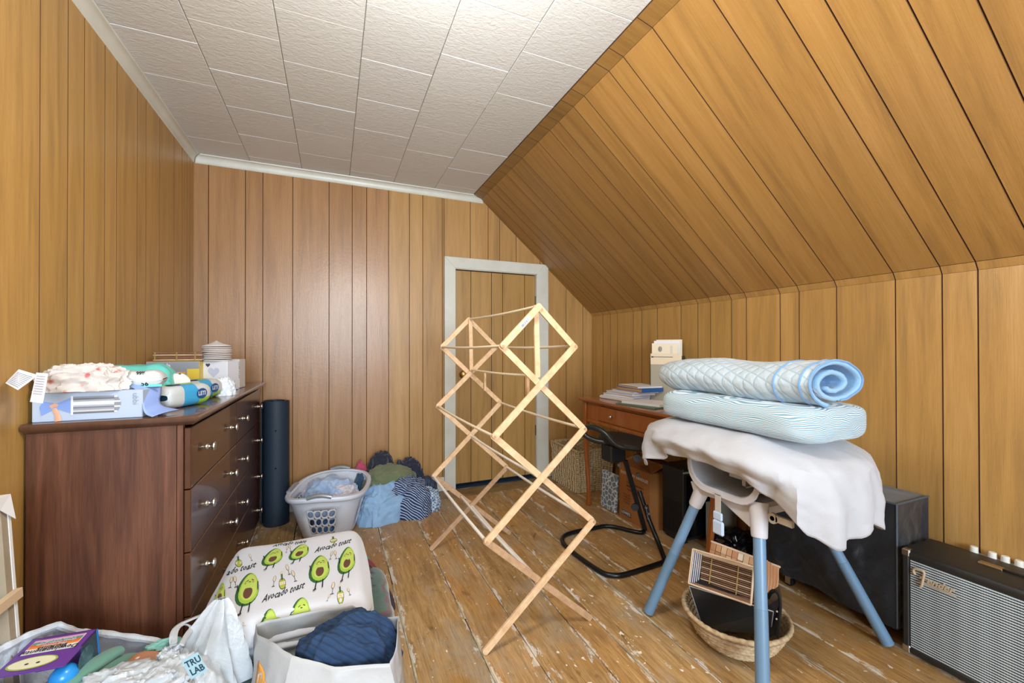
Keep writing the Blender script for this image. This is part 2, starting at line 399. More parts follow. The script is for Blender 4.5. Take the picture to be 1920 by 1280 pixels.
# left wall ---------------------------------------------------------------
wl = holder('wall_left')
MB().box(XL - .02, XL, YN, YB, 0, 2.42).build('wall_backing', M_GROOVE, wl)
MWL = Matrix(((0, 1, 0, XL), (1, 0, 0, 0), (0, 0, 1, 0), (0, 0, 0, 1)))
lg = [3.33, 3.242, 3.185, 3.093, 2.954, 2.738, 2.565, 2.465, 2.265, 2.166, 2.016, 1.913, 1.765]
d_ = [.235, .157, .105, .157, .157, .105, .235, .157, .105, .21, .157]; k = 0
while lg[-1] > YN: lg.append(lg[-1] - d_[k % 11]); k += 1
lg[-1] = YN
for b_, a in zip(lg[:-1], lg[1:]):
    plank('wall_plank', [(a, .02), (b_, .02), (b_, 2.40), (a, 2.40)], MWL, wl, M_PANEL, tint=1.06 * T(), hue=(1.06, .98, .80))

# knee wall, its bent strip, the slope, the strip under the ceiling ----------
kg = [3.33, 3.145, 3.037, 2.937, 2.734, 2.631, 2.457, 2.226, 2.079, 1.978, 1.823, 1.723, 1.521, 1.42, 1.243, 1.013, .862, .761, .611, .50]
k = 0
while kg[-1] > YN: kg.append(kg[-1] - d_[(k + 3) % 11]); k += 1
kg[-1] = YN
wr = holder('wall_right'); ws = holder('wall_slope')
MB().box(XR, XR + .02, YN, YB + .02, 0, 1.45).build('wall_backing', M_GROOVE, wr)
prof = [(2.242, 1.442), (2.222, 1.474), (1.142, 2.396), (1.067, 2.414)]
def frm(p, q):
    dx, dz = q[0] - p[0], q[1] - p[1]; L = math.hypot(dx, dz); dx /= L; dz /= L
    # a -> y, b -> along profile, depth -> into the room
    return Matrix(((0, -dz, dx, p[0]), (1, 0, 0, 0), (0, dx, dz, p[1]), (0, 0, 0, 1))) , L
def frm2(p, q):
    M, L = frm(p, q); M[0][1] = -abs(M[0][1]) ; M[2][1] = -abs(M[2][1]) ; return M, L
MWR = Matrix(((0, -1, 0, XR), (1, 0, 0, 0), (0, 0, 1, 0), (0, 0, 0, 1)))
for i, (p, q) in enumerate(zip(prof[:-1], prof[1:])):
    n = Vector((q[1] - p[1], 0, -(q[0] - p[0]))).normalized()
    if n.z < 0: n = -n
    mb = MB(); mb.prism([(p[0], YN, p[1]), (p[0], YB + .02, p[1]), (q[0], YB + .02, q[1]), (q[0], YN, q[1])], n * .02); mb.build('wall_backing', M_GROOVE, ws)
for j, (b_, a) in enumerate(zip(kg[:-1], kg[1:])):
    hue = (1.06, .98, .80) if a > 1.8 else (1.1, 1.0, .86)
    plank('wall_plank', [(a, .02), (b_, .02), (b_, 1.442), (a, 1.442)], MWR, wr, M_PANEL, tint=1.05 * T(.04), hue=hue)
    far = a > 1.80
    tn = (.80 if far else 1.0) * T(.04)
    sh = lambda y: min(y + .033, YB) if y < YB else YB
    M1, L1 = frm2(prof[0], prof[1]); plank('wall_plank', [(a, 0), (b_, 0), (b_, L1), (a, L1)], M1, ws, M_PANEL, tint=1.05, hue=hue, c=.001)
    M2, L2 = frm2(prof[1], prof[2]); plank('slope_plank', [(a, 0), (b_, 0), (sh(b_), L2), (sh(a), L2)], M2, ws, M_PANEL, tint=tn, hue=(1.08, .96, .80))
    M3, L3 = frm2(prof[2], prof[3]); plank('slope_plank', [(sh(a), 0), (sh(b_), 0), (sh(b_), L3), (sh(a), L3)], M3, ws, M_PANEL, tint=tn * .86, hue=(1.04, .95, .82), c=.001)  # top strip tinted darker: shade of its tilt put into the colour

# trims -------------------------------------------------------------------
def cove(p0, p1, inward, name):
    p0, p1, inward = Vector(p0), Vector(p1), Vector(inward); pr_ = [(0, 0), (.006, .0), (.010, .006)]
    for k in range(7):
        a = PI / 2 * k / 6; pr_.append((.036 - .026 * math.cos(a) , .010 + .036 * math.sin(a)))
    pr_ += [(.040, .048), (.042, .054), (0, .054)]
    mb = MB(); n = len(pr_)
    d = (p1 - p0).normalized()
    vs = [p0 + inward * a + Vector((0, 0, b)) + d * a for a, b in pr_] + [p1 + inward * a + Vector((0, 0, b)) - d * a for a, b in pr_]
    mb.add(vs, [tuple(range(n)), tuple(range(n, 2 * n))[::-1]] + [(i, (i + 1) % n, (i + 1) % n + n, i + n) for i in range(n)])
    return struct(mb.build(name, M_TRIM, None, smooth=25, fix=True))
cove((XL, YN, 2.357), (XL, YB - .006, 2.357), (1, 0, 0), 'trim_1')
cove((XL + .006, YB, 2.357), (1.165, YB, 2.357), (0, -1, 0), 'trim_2')
for nm, x0, x1 in (('baseboard_back', XL, .823), ('baseboard_right', 1.768, XR)):
    struct(MB().cbox(x0, x1, YB - .022, YB - .006, 0, .112, .003).build(nm, M_TRIM))
struct(MB().cbox(XL + .006, XL + .022, 3.19, YB - .022, 0, .112, .003).build('baseboard_left', M_TRIM))

# door ---------------------------------------------------------------------
dr = holder('door_1')
mb = MB(); yy = YB - .028
def cas(poly): mb.prism([(x, yy, z) for x, z in poly], (0, .028, 0))
cas([(.824, 0), (.916, 0), (.916, 1.795), (.824, 1.885)])
cas([(.824, 1.885), (.916, 1.795), (1.654, 1.795), (1.735, 1.885)])
cas([(1.654, 0), (1.766, 0), (1.766, 1.855), (1.735, 1.885), (1.654, 1.795)])
mb.build('door_casing', M_TRIM, dr, bevel=.003, fix=True)
MB().box(.905, .916, YB - .02, YB + .1, 0, 1.80).box(1.6505, 1.660, YB - .02, YB + .1, 0, 1.80).box(.905, 1.654, YB - .02, YB + .1, 1.79, 1.80).build('door_jamb', M_TRIM, dr)
MB().box(.915, 1.653, YB + .022, YB + .04, .035, 1.785).build('door_leaf', M_GROOVE, dr)
dg_ = [.918, 1.056, 1.239, 1.341, 1.549, 1.650]
MD = Matrix(((1, 0, 0, 0), (0, -1, 0, YB + .022), (0, 0, 1, 0), (0, 0, 0, 1)))
for a, b_ in zip(dg_[:-1], dg_[1:]):
    plank('door_plank', [(a, .032), (b_, .032), (b_, 1.786), (a, 1.786)], MD, dr, M_PANEL, t=.012, tint=.98 * T(), hue=(1.02, .95, .82))
M_BRASS = plain('old_brass', '#A08048', .3, 1); M_STEEL = plain('brushed_nickel', '#C9C6C0', .28, 1); M_RUST = plain('hinge_metal', '#6E6557', .5, .8)
MB().lathe([(0, 0), (.018, .0), (.03, .008), (.033, .02), (.027, .034), (.012, .04), (.011, .058), (.028, .060), (.03, .064), (.0, .066)], (.985, YB + .010 - .066, .93), 24, 'y').build('door_knob', M_BRASS, dr, smooth=True, fix=True)
for z in (1.56, .42):
    mb = MB(); 
    for k in range(5): mb.lathe([(.0055, 0), (.0055, .016)], (1.650, YB - .004, z - .045 + k * .018), 10)
    mb.box(1.652, 1.660, YB - .014, YB - .0, z - .045, z + .045); mb.build('hinge', M_RUST, dr)
# added dark box behind the door, keeps sky light out of its gaps
struct(MB().box(.88, 1.69, YB + .11, YB + .12, -.05, 1.9).box(.88, .905, YB + .02, YB + .11, -.05, 1.9).box(1.66, 1.69, YB + .02, YB + .11, -.05, 1.9).box(.88, 1.69, YB + .02, YB + .11, 1.80, 1.9).build('door_light_block', plain('beyond', '#22364C', .9)))

# ======================================================================= dresser
def walnut():
    m, nt, b = mk('walnut_veneer')
    f = nz(nt, coords(nt, (7, 7, .5), rnd=False), 3, 8, .62, 1.0); g = nz(nt, coords(nt, (120, 120, 3), rnd=False), 3, 3)
    c = ramp(nt, f, [(.3, '#46281C'), (.5, '#5F3A29'), (.72, '#7B4F3A')])
    c = mix(nt, .45, c, ramp(nt, g, [(.35, (.6, .6, .6, 1)), (.6, (1.05, 1.05, 1.05, 1))]), 'MULTIPLY')
    nt.links.new(c, b.inputs['Base Color']); b.inputs['Roughness'].default_value = .38; bump(nt, b, g, .15, .001); return m
M_WAL = walnut()
M_DRAWER = plain('drawer_veneer', '#4A2C1C', .26, col2='#573522', nscale=2, stretch=(1, 1, 8), coat=.3)
M_DTOP = plain('dresser_top_veneer', '#50362A', .22, col2='#5E4132', nscale=4, stretch=(9, 1, 1), coat=.4)
M_CASE = plain('case_edge', '#6A4636', .4)
t = thing('dresser', 'long brown wooden chest of eight drawers along the left wall', 'dresser', (-.63, 2.41, 0))
B = lambda mb, n, m, p=None, **k: mb.build(n, m, p or t, world=True, **k)
x0, x1, y0, y1 = -.828, -.452, 1.691, 3.125
B(MB().box(x0, x1 - .018, y0, y0 + .018, 0, .897), 'side_panel', M_WAL, bevel=.001)
B(MB().box(x0, x1 - .018, y1 - .018, y1, 0, .897), 'side_panel', M_WAL, bevel=.001)
for q in (y0, y1 - .022): B(MB().box(x1 - .017, x1, q, q + .022, 0, .897), 'front_stile', M_WAL, bevel=.002)
B(MB().box(x0, x0 + .006, y0 + .018, y1 - .018, .05, .89), 'back_panel', M_CASE)
B(MB().box(x1 - .022, x1 - .008, y0 + .022, y1 - .022, 0, .86), 'carcass_front', M_GROOVE)
mb = MB(); pr_ = [(0, .897), (.006, .897), (.014, .902), (.022, .908), (.026, .915), (.026, .921), (.022, .9265), (.014, .928)]
xa, xb, ya, yb = -.831, -.431, 1.696, 3.15
rings = []
for o_, z in pr_:
    rings.append([(xa, ya - o_, z), (xb + o_, ya - o_, z), (xb + o_, yb + o_, z), (xa, yb + o_, z)])
vs = [p for r_ in rings for p in r_]; n = len(rings)
mb.add(vs, [(3, 2, 1, 0), tuple((n - 1) * 4 + k for k in range(4))] + [(i * 4 + k, i * 4 + (k + 1) % 4, i * 4 + 4 + (k + 1) % 4, i * 4 + 4 + k) for i in range(n - 1) for k in range(4)])
B(mb, 'top', M_DTOP, smooth=30)
rows = [(.683, .886), (.474, .679), (.262, .470), (.055, .258)]
kn = MB().lathe([(0, .026), (.008, .0255), (.0145, .0235), (.0155, .020), (.0135, .017), (.006, .014), (.0045, .010), (.0055, .006), (.009, .003), (.0095, 0)], (0, 0, 0), 16, 'x').build('knob', M_STEEL, None, smooth=True, fix=True)
knm = kn.data; bpy.data.objects.remove(kn)
knob_scale = 1.15
for ri, (za, zb) in enumerate(rows):
    for (a, b_, ks) in ((y0 + .006, 2.409, (1.885, 2.285)), (2.413, y1 - .006, (2.555, 3.03))):
        d = B(MB().cbox(x1 + .001, x1 + .020, a, b_, za, zb, .0025), 'drawer', M_DRAWER)
        c_ = Vector((x1, (a + b_) / 2, za)); d.data.transform(Matrix.Translation(-(c_ - Vector((-.63, 2.41, 0))))); d.location = c_ - Vector((-.63, 2.41, 0))
        for ky in ks:
            k_ = bpy.data.objects.new('knob', knm); C.objects.link(k_); k_.parent = d; k_.scale = (knob_scale,) * 3
            k_.location = (.020, ky - c_.y, [.100, .098, .085, .082][ri])
B(MB().box(x1 - .01, x1, y0 + .02, y1 - .02, 0, .05), 'plinth', M_WAL)
TOPZ = .928

# ======================================================================= drying rack
def pine(name, c1, c2, c3):
    m, nt, b = mk(name); f = nz(nt, coords(nt, (6, 6, 6)), 6, 4, .5, .6)
    nt.links.new(ramp(nt, f, [(.3, c1), (.55, c2), (.8, c3)]), b.inputs['Base Color']); b.inputs['Roughness'].default_value = .5; return m
M_PINE = pine('pale_pine', '#CFA980', '#DDBB93', '#E7CBA8'); M_PINED = pine('weathered_pine', '#A98665', '#B99572', '#C6A584')
M_DOWEL = plain('cream_dowel', '#E9DDC2', .4); M_WHITE = plain('white_dowel', '#EDEBE4', .35)
t = thing('drying_rack', 'folding wooden accordion clothes drying rack standing open and empty in mid floor', 'drying rack', (.76, 1.93, 0))
def rbar(p0, p1, y, w=.026, th=.011, mat=None, name='slat'):
    mb = MB(); p0 = Vector((p0[0], y, p0[1])); p1 = Vector((p1[0], y, p1[1])); d = (p1 - p0).normalized(); s = Vector((-d.z, 0, d.x)) * w / 2
    # outline with rounded ends
    out = []
    for e, c_, sgn in ((p0, -d, 1), (p1, d, -1)):
        for k in range(7):
            a = -PI / 2 + PI * k / 6; out.append(e + c_ * math.cos(a) * w * .32 + s * math.sin(a) * (1 if e is p0 else -1) * 1.0)
    mb.prism([q - Vector((0, th / 2, 0)) for q in out], (0, th, 0)); o = B(mb, name, mat or M_PINE, fix=True, bevel=.0012); return o
def both(near):
    yc, s = (1.494, 1) if near else (2.374, -1)
    ya_, yb_ = yc - .0065, yc + .0065      # front face bars nearer the camera on both frames
    cx = .763 if near else .752
    if near: LV = [(.524, .997, .0), (.531, 1.006, .42), (.563, .963, .812), (.597, .918, 1.155), (.755, .755, 1.315)]
    else: LV = [(.512, 1.0, .0), (.526, .978, .42), (.551, .936, .816), (.576, .908, 1.154), (.738, .738, 1.317)]
    m2 = M_PINED if not near else M_PINE
    # up-right bars (in front) and up-left bars (behind)
    rbar((LV[0][0], LV[0][2] + .011), (LV[1][1], LV[1][2]), ya_, mat=m2, name='leg'); rbar((LV[0][1], LV[0][2] + .011), (LV[1][0], LV[1][2]), yb_, mat=M_PINED, name='leg')
    rbar((LV[1][0], LV[1][2]), (LV[2][1], LV[2][2]), ya_); rbar((LV[1][1], LV[1][2]), (LV[2][0], LV[2][2]), yb_)
    rbar((LV[2][0], LV[2][2]), (LV[3][1], LV[3][2]), ya_); rbar((LV[2][1], LV[2][2]), (LV[3][0], LV[3][2]), yb_)
    rbar((LV[3][0], LV[3][2]), (LV[4][0], LV[4][2]), ya_); rbar((LV[3][1], LV[3][2]), (LV[4][0], LV[4][2]), yb_)
    for i in (1, 2, 3):
        for e in (0, 1):
            B(MB().lathe([(.0, -.0015), (.0055, -.0015), (.006, 0), (.006, .028), (0, .028)], (LV[i][e], yc - .0135, LV[i][2]), 12, 'y'), 'pin', M_PINED)
    # end caps of dowels
    return LV
NV = both(True); FV = both(False)
# hanging lock arms and their dowel
for yc, xt, sgn in ((1.513, .752, 1), (2.352, .740, -1)):
    rbar((xt, 1.315), (xt + .006, 1.035 if sgn > 0 else 1.02), yc, w=.022, name='lock_arm')
def dowel(a, b_, m=M_DOWEL, r=.0062):
    a, b_ = Vector(a), Vector(b_); pts = [a.lerp(b_, k / 8) + Vector((0, 0, -.006 * math.sin(PI * k / 8))) for k in range(9)]
    B(MB().tube(pts, r, 10), 'dowel', m, smooth=True)
YA, YF = 1.512, 2.362
dowel((NV[4][0], YA, 1.315), (FV[4][0], YF, 1.317)); dowel((NV[3][0], YA, 1.155), (FV[3][0], YF, 1.154)); dowel((NV[3][1], YA, 1.155), (FV[3][1], YF, 1.154))
dowel((.757, YA, 1.035), (.746, YF, 1.02))
dowel((NV[2][0], YA, .812), (FV[2][0], YF, .816)); dowel((NV[2][1], YA, .812), (FV[2][1], YF, .816))
dowel((NV[1][0], YA, .42), (FV[1][0], YF, .42), M_WHITE, .0072); dowel((NV[1][1], YA, .42), (FV[1][1], YF, .42), M_WHITE, .0072)
dowel((.763, YA, .63), (.75, YF, .63), M_WHITE); dowel((.763, YA, .215), (.755, YF, .215), M_WHITE, .0072); dowel((.70, YA, .28), (.69, YF, .28), M_WHITE, .0072)
for (px, py, pz) in ((.775, 2.20, .985), (.755, 1.60, 1.02)):
    B(MB().cbox(px - .006, px + .006, py - .011, py + .011, pz - .075, pz + .035, .002), 'latch', M_PINE)
# small printed label on the top near slat
L_ = frame((.690, 1.4815, 1.248), (1, 0, 1.02), (-1, 0, 1)); B(MB().box(-.028, .028, -.009, .009, 0, .0004).xf(L_), 'label', plain('label_grey', '#C9CCD6', .6))
mb = MB()
for k in range(11): mb.box(-.024 + k * .0042, -.024 + k * .0042 + R.choice([.001, .002, .0015]), -.006, .004, .0004, .0008)
B(mb.xf(L_), 'barcode', plain('ink', '#2A2C33', .6))

# ======================================================================= desk
M_CHERRY = plain('cherry_wood', '#8C4A1B', .3, col2='#A2602A', nscale=3, stretch=(1, 5, 1), coat=.3)
M_CHERRYT = plain('cherry_top', '#8A4F2C', .25, col2='#9A5D36', nscale=4, stretch=(6, 1, 1), coat=.4)
t = thing('desk', 'cherry wood writing desk with curved legs against the right knee wall', 'desk', (1.94, 2.06, 0))
B(MB().cbox(1.672, 2.215, 1.455, 2.665, .762, .782, .005), 'desktop', M_CHERRYT)
B(MB().box(1.695, 2.205, 1.475, 2.645, .752, .763), 'top_moulding', M_CHERRY)
B(MB().box(1.712, 1.73, 1.53, 2.60, .610, .752).box(2.18, 2.198, 1.53, 2.6, .61, .752).box(1.75, 2.16, 1.492, 1.51, .61, .752).box(1.75, 2.16, 2.61, 2.628, .61, .752), 'apron', M_CHERRY)
B(MB().cbox(1.700, 1.714, 1.545, 2.59, .612, .632, .003), 'lower_rail', M_CHERRY)
dw = B(MB().cbox(1.703, 1.712, 1.66, 2.46, .640, .742, .003), 'drawer', M_CHERRY)
for yk in (2.29, 1.83): MB().lathe([(0, .03), (.009, .028), (.0125, .022), (.009, .014), (.0045, .009), (.007, 0)], (1.703, yk, .69), 16, '-x').build('knob', M_STEEL, dw, smooth=True, fix=True).location = -Vector((1.94, 2.06, 0))
for lx, ly, sy in ((1.715, 2.625, 1), (1.715, 1.495, -1), (2.185, 2.625, 1), (2.185, 1.495, -1)):
    mb = MB(); prof_ = [(.752, 0, .036), (.60, 0, .036), (.585, -.004, .040), (.50, -.006, .034), (.38, .004, .029), (.25, .020, .025), (.12, .036, .023), (.05, .040, .026), (.02, .034, .030), (0, .030, .028)]
    sx = -1 if lx < 2 else 1
    rs = []
    for z, o_, w_ in prof_:
        cx_, cy_ = lx - sx * (-o_) * .1, ly - sy * o_
        h = w_ / 2; rs += [(cx_ - h, cy_ - h, z), (cx_ + h, cy_ - h, z), (cx_ + h, cy_ + h, z), (cx_ - h, cy_ + h, z)]
    n = len(prof_); mb.add(rs, [(3, 2, 1, 0), tuple((n - 1) * 4 + k for k in range(4))] + [(i * 4 + k, i * 4 + (k + 1) % 4, i * 4 + 4 + (k + 1) % 4, i * 4 + 4 + k) for i in range(n - 1) for k in range(4)])
    B(mb, 'leg', M_CHERRY, fix=True, bevel=.004, smooth=35)

# ======================================================================= things on the desk
M_PAPER = plain('paper_white', '#E6E7EC', .7); M_PAPL = plain('paper_lavender', '#C9CEE0', .7); M_BLUE = plain('binder_blue', '#1F5FA8', .4); M_TAN = plain('tan_card', '#B9936A', .6)
M_GRN = plain('green_folder', '#5B8272', .6); M_BLACK = plain('black_plastic', '#15171A', .35)
def flat(name, label, cat, cx, cy, z, sx, sy, h, rot, mat, group=None, sheets=0):
    t_ = thing(name, label, cat, (cx, cy, z), rot, group); cov = mat if isinstance(mat, tuple) else (mat, M_PAPER)
    if sheets:
        MB().box(-sx / 2, sx / 2, -sy / 2, sy / 2, 0, .0018).box(-sx / 2, sx / 2, -sy / 2, sy / 2, h - .0018, h).box(-sx / 2, sx / 2, -sy / 2, -sy / 2 + .002, 0, h).build('cover', cov[0], t_)
        MB().box(-sx / 2 + .004, sx / 2 - .004, -sy / 2 + .003, sy / 2 - .004, .0018, h - .0018).build('pages', cov[1], t_)
    else:
        mb = MB(); n = max(2, int(h / .0035)); 
        for k in range(n):
            q = R.uniform(-.003, .003); mb.box(-sx / 2 + q, sx / 2 + q, -sy / 2 - q, sy / 2 - q, h * k / n, h * (k + .93) / n)
        mb.build('sheets', cov[0], t_)
    return t_
z = .7825
flat('folder', 'thin green folder lying lowest on the desk corner by the quilts', 'folder', 1.84, 2.12, z, .24, .31, .006, .18, (M_GRN, M_PAPER), sheets=1)
flat('paper_stack', 'low stack of white papers directly on the desktop near its far end', 'papers', 1.92, 2.42, z, .23, .30, .022, .10, M_PAPER)
flat('paper_stack', 'loose white sheets on top of the green folder', 'papers', 1.86, 2.13, z + .0065, .2, .27, .014, .3, M_PAPER)
flat('exercise_book', 'lavender paperback workbook in the middle of the desk paper pile', 'book', 1.93, 2.41, z + .0225, .22, .29, .018, .16, (M_PAPL, M_PAPER), sheets=1)
flat('exercise_book', 'white-covered workbook just under the top notebooks of the desk pile', 'book', 1.93, 2.39, z + .041, .21, .28, .016, .04, (M_PAPER, M_PAPL), sheets=1)
flat('notebook', 'pale notebook under the blue binder on the desk pile', 'book', 1.94, 2.36, z + .0575, .20, .26, .012, -.06, (M_PAPL, M_PAPER), sheets=1)
flat('binder', 'bright blue binder with a tan spine label on the desk pile', 'binder', 1.95, 2.32, z + .070, .19, .25, .024, .05, (M_BLUE, M_TAN), sheets=1)
flat('notebook', 'white notebook with a brown back lying topmost on the blue binder', 'book', 1.96, 2.33, z + .0945, .19, .24, .012, -.1, (M_PAPER, M_TAN), sheets=1)
t = thing('file_organizer', 'black mesh desktop file organizer with a cream card front on the desk by the wall', 'organizer', (2.12, 2.235, .7825), math.radians(-52))
MB().box(-.10, .10, -.062, -.058, 0, .26).build('front_panel', plain('grey_card', '#A6A18F', .7), t)
MB().box(-.105, -.10, -.065, .07, 0, .30).box(.10, .105, -.065, .07, 0, .31).box(-.105, .105, .066, .07, 0, .31).box(-.105, .105, -.065, .07, 0, .004).build('frame', M_BLACK, t, bevel=.001)
M_CREAM = plain('cream_card', '#E5D3B4', .65); M_ENV = plain('envelope_cream', '#E9DCC3', .65)
MB().cbox(-.10, .10, -.066, -.060, .25, .325, .001).build('flap', M_CREAM, t)
MB().box(-.085, .045, -.0675, -.066, .300, .304).box(-.095, -.08, -.0678, -.066, .297, .307).build('zip', plain('zip_grey', '#4E5568', .5), t)
for k, (dx, h, lbl) in enumerate(((-.01, .405, 'cream envelope with a printed oval in front in the desk file organizer'), (.0, .422, 'white envelope standing behind the printed one in the organizer'), (.012, .43, 'rearmost tall cream envelope in the desk file organizer'))):
    pos = Matrix.Translation((2.12, 2.235, .7825)) @ Matrix.Rotation(math.radians(-52), 4, 'Z')
    e = thing('envelope', lbl, 'envelope', pos @ Vector((dx, -.045 + k * .02, .01)), math.radians(-52), 'envelopes in the desk file organizer')
    MB().box(-.084, .084, -.001, .001, 0, h - .02).build('paper', (M_ENV, M_PAPER, M_ENV)[k], e)
    if k == 0:
        mb = MB(); mb.lathe([(0, 0), (.012, .0)], (0, 0, 0), 20); mb.xf(Matrix.Translation((-.03, -.0015, .345)) @ Matrix.Rotation(PI / 2, 4, 'X') @ Matrix.Diagonal((1.1, 1.6, 1, 1))); mb.build('printed_oval', plain('print_grey', '#B8B4AA', .6), e)
        MB().box(.035, .05, -.0014, -.001, .30, .37).build('stamp', plain('stamp', '#CFCBC0', .6), e)

# ======================================================================= hamper
def weave_mat(name, c1, c2, s=60):
    return plain(name, c1, .75, col2=c2, nscale=s, bscale=90, bstr=.5, bdist=.002)
M_SEA = weave_mat('seagrass', '#C9B68F', '#9C8560')
t = thing('wicker_hamper', 'open rectangular woven seagrass basket beneath the far end of the desk', 'basket', (1.93, 3.03, 0))
def rect_path(u, hx, hy, r=.03):
    per = 4 * (hx + hy); s = u * per
    sides = [((-hx, -hy), (1, 0), 2 * hx), ((hx, -hy), (0, 1), 2 * hy), ((hx, hy), (-1, 0), 2 * hx), ((-hx, hy), (0, -1), 2 * hy)]
    for (p, d, L) in sides:
        if s <= L: return Vector((p[0] + d[0] * s, p[1] + d[1] * s, 0)), Vector((d[1], -d[0], 0))
        s -= L
    return Vector((-hx, -hy, 0)), Vector((0, -1, 0))
NU, NV_ = 232, 84
def wv(u, v):
    p, n = rect_path(u, .165, .20); row = v * 21; col = u * 58
    amp = .0055 * math.sin(2 * PI * row) * 1.0 * (0.55 + .45 * math.cos(PI * col + PI * int(row)))
    w_ = .0035 * math.cos(2 * PI * row)
    lean = 1 + .05 * v
    return Vector((p.x * lean, p.y * lean, .004 + v * .325)) + n * (amp + w_ + .004 * noise.noise(Vector((u * 60, v * 14, 1))))
mb = MB(); mb.grid(NU, NV_, wv, cu=True); mb.build('woven_wall', M_SEA, t, smooth=60, thick=.008)
MB().box(-.165, .165, -.2, .2, .004, .012).build('bottom', M_SEA, t)
mb = MB()
for ph in (0, PI):
    mb.tube([rect_path(k / 240, .175, .212)[0] + Vector((0, 0, .332 + .006 * math.sin(k * .8 + ph))) + rect_path(k / 240, 1, 1)[1] * .006 * math.cos(k * .8 + ph) for k in range(240)], .0055, 6, closed=True)
mb.build('braided_rim', M_SEA, t, smooth=True)
mb = MB()
for k in range(12):
    for sd in (0, 1):
        u0 = (k + .5) / 12 * (.33 / 1.46) if sd == 0 else (.33 + .40 * (12 - k - .5) / 12 + .33 + .4) / 1.46
        if sd == 0:
            pts = [wv(u0 + .004 * math.sin(v * 5 + k), v) + Vector((0, -.006, 0)) for v in [i / 12 for i in range(13)]]
        else:
            pts = [wv(min(.999, u0 + .004 * math.sin(v * 5 + k)), v) + Vector((-.006, 0, 0)) for v in [i / 12 for i in range(13)]]
        mb.tube(pts, .0018, 5)
mb.build('twine', plain('pale_twine', '#E0D3B4', .7), t, smooth=True)
solo(MB().grid(24, 12, lambda u, v: Vector((1.93 + (.12 * math.cos(2 * PI * u)) * math.cos((v - .5) * PI), 3.03 + .16 * math.sin(2 * PI * u) * math.cos((v - .5) * PI), .10 + .09 * math.sin((v - .5) * PI) + .02 * noise.noise(Vector((math.cos(6.28 * u) * 3, math.sin(6.28 * u) * 3, v * 4))))), cu=True).build('folded_towel', plain('towel_grey', '#8C97A6', .9), None, smooth=True), 'grey-blue towel lying inside the seagrass basket under the desk', 'towel')

# ======================================================================= stool
M_BLKM = plain('black_powdercoat', '#14181D', .3, .3); M_PAD = plain('black_foam', '#1B1D1F', .6, bscale=40, bstr=.6)
def onz(u, v, z):
    d = _f2 + _r3 * ((u - 960) / F_PX) - _u3 * ((v - CY) / F_PX); return Vector((0, 0, CAM_H)) + d * ((z - CAM_H) / d.z)
t = thing('perch_stool', 'black height-adjustable perching stool with a grip seat and looped tube base', 'stool', (1.50, 2.0, 0))
def smooth_path(P, it=3, closed=False):
    P = [Vector(p) for p in P]
    for _ in range(it):
        Q = [] if closed else [P[0]]
        rng = range(len(P)) if closed else range(len(P) - 1)
        for i in rng:
            a, b_ = P[i], P[(i + 1) % len(P)]; Q += [a.lerp(b_, .25), a.lerp(b_, .75)]
        if not closed: Q.append(P[-1])
        P = Q
    return P
base = [onz(*p, .013) for p in ((1208, 996), (1198, 999), (1141, 984), (1112, 990), (1062, 1000), (1051, 1012), (1066, 1030), (1128, 1075), (1150, 1079), (1170, 1078), (1232, 1058), (1245, 1053))]
up_pt = at(1210, 945, 2.36)
loop = base + [onz(1246, 1047, .02), at(1232, 1012, 2.24), at(1217, 975, 2.30), at(1206, 942, 2.36), at(1198, 920, 2.38)]
B(MB().tube(smooth_path(loop, 2), .0125, 12), 'base_loop', M_BLKM, smooth=True)
bot = onz(1209, 994, .015); top = at(1172, 862, bot.dot(_f2) - .02)
B(MB().bar(bot, top, .026, .026), 'upright', M_BLKM, bevel=.004)
B(MB().bar(at(1217, 978, 2.30), at(1211, 946, 2.33), .02, .02), 'inner_tube', M_BLKM, bevel=.003)
for (u_, v_, d_2, r_) in ((1190, 950, 2.40, .022), (1196, 889, 2.38, .011), (1160, 871, 2.42, .010), (1194, 858, 2.40, .024)):
    c_ = at(u_, v_, d_2); ax = (Vector((-.5, -.85, .1))).normalized()
    B(MB().tube([c_ - ax * .03, c_ - ax * .004, c_ + ax * .004, c_ + ax * .016], [r_ * .5, r_ * .6, r_, r_ * .9], 14), 'adjusting_knob', M_BLACK, smooth=35)
for (u_, v_) in ((1211, 951), (1216, 962), (1221, 986)):
    c_ = at(u_, v_, 2.30); B(MB().tube([c_, c_ + Vector((-.004, -.008, 0))], .006, 10), 'bolt', M_STEEL, smooth=35)
sc_ = at(1172, 826, 2.42)      # seat centre
th = math.radians(-12)
def seat_outline(k, n):
    a = 2 * PI * k / n; return Vector((math.cos(a) * .135, math.sin(a) * (.165 + .015 * math.cos(2 * a)), 0))
Ms = Matrix.Translation(sc_) @ Matrix.Rotation(math.radians(30), 4, 'Z') @ Matrix.Rotation(math.radians(7), 4, 'X')
mb = MB(); n = 40; prof_ = [(0, -.012), (.9, -.014), (1.0, -.004), (1.0, .006), (.93, .014), (.7, .012), (.4, .006), (0, .004)]
mb.grid(len(prof_) - 1, n, lambda u, v: Ms @ (seat_outline(v * n, n) * prof_[int(round(u * (len(prof_) - 1)))][0] + Vector((0, 0, prof_[int(round(u * (len(prof_) - 1)))][1]))), cv=True)
B(mb, 'seat', M_PAD, smooth=True)
mb = MB()
hp = [at(1205, 842, 2.32), at(1180, 840, 2.30), at(1160, 836, 2.30), at(1146, 826, 2.31), at(1136, 812, 2.33), at(1120, 803, 2.36), at(1102, 799, 2.40), at(1092, 806, 2.43), at(1098, 818, 2.43), at(1116, 826, 2.40), at(1136, 829, 2.38), at(1150, 828, 2.38)]
mb.tube(smooth_path(hp, 2), .0155, 12); B(mb, 'grip_handle', plain('black_grip', '#1E2226', .28), smooth=True)
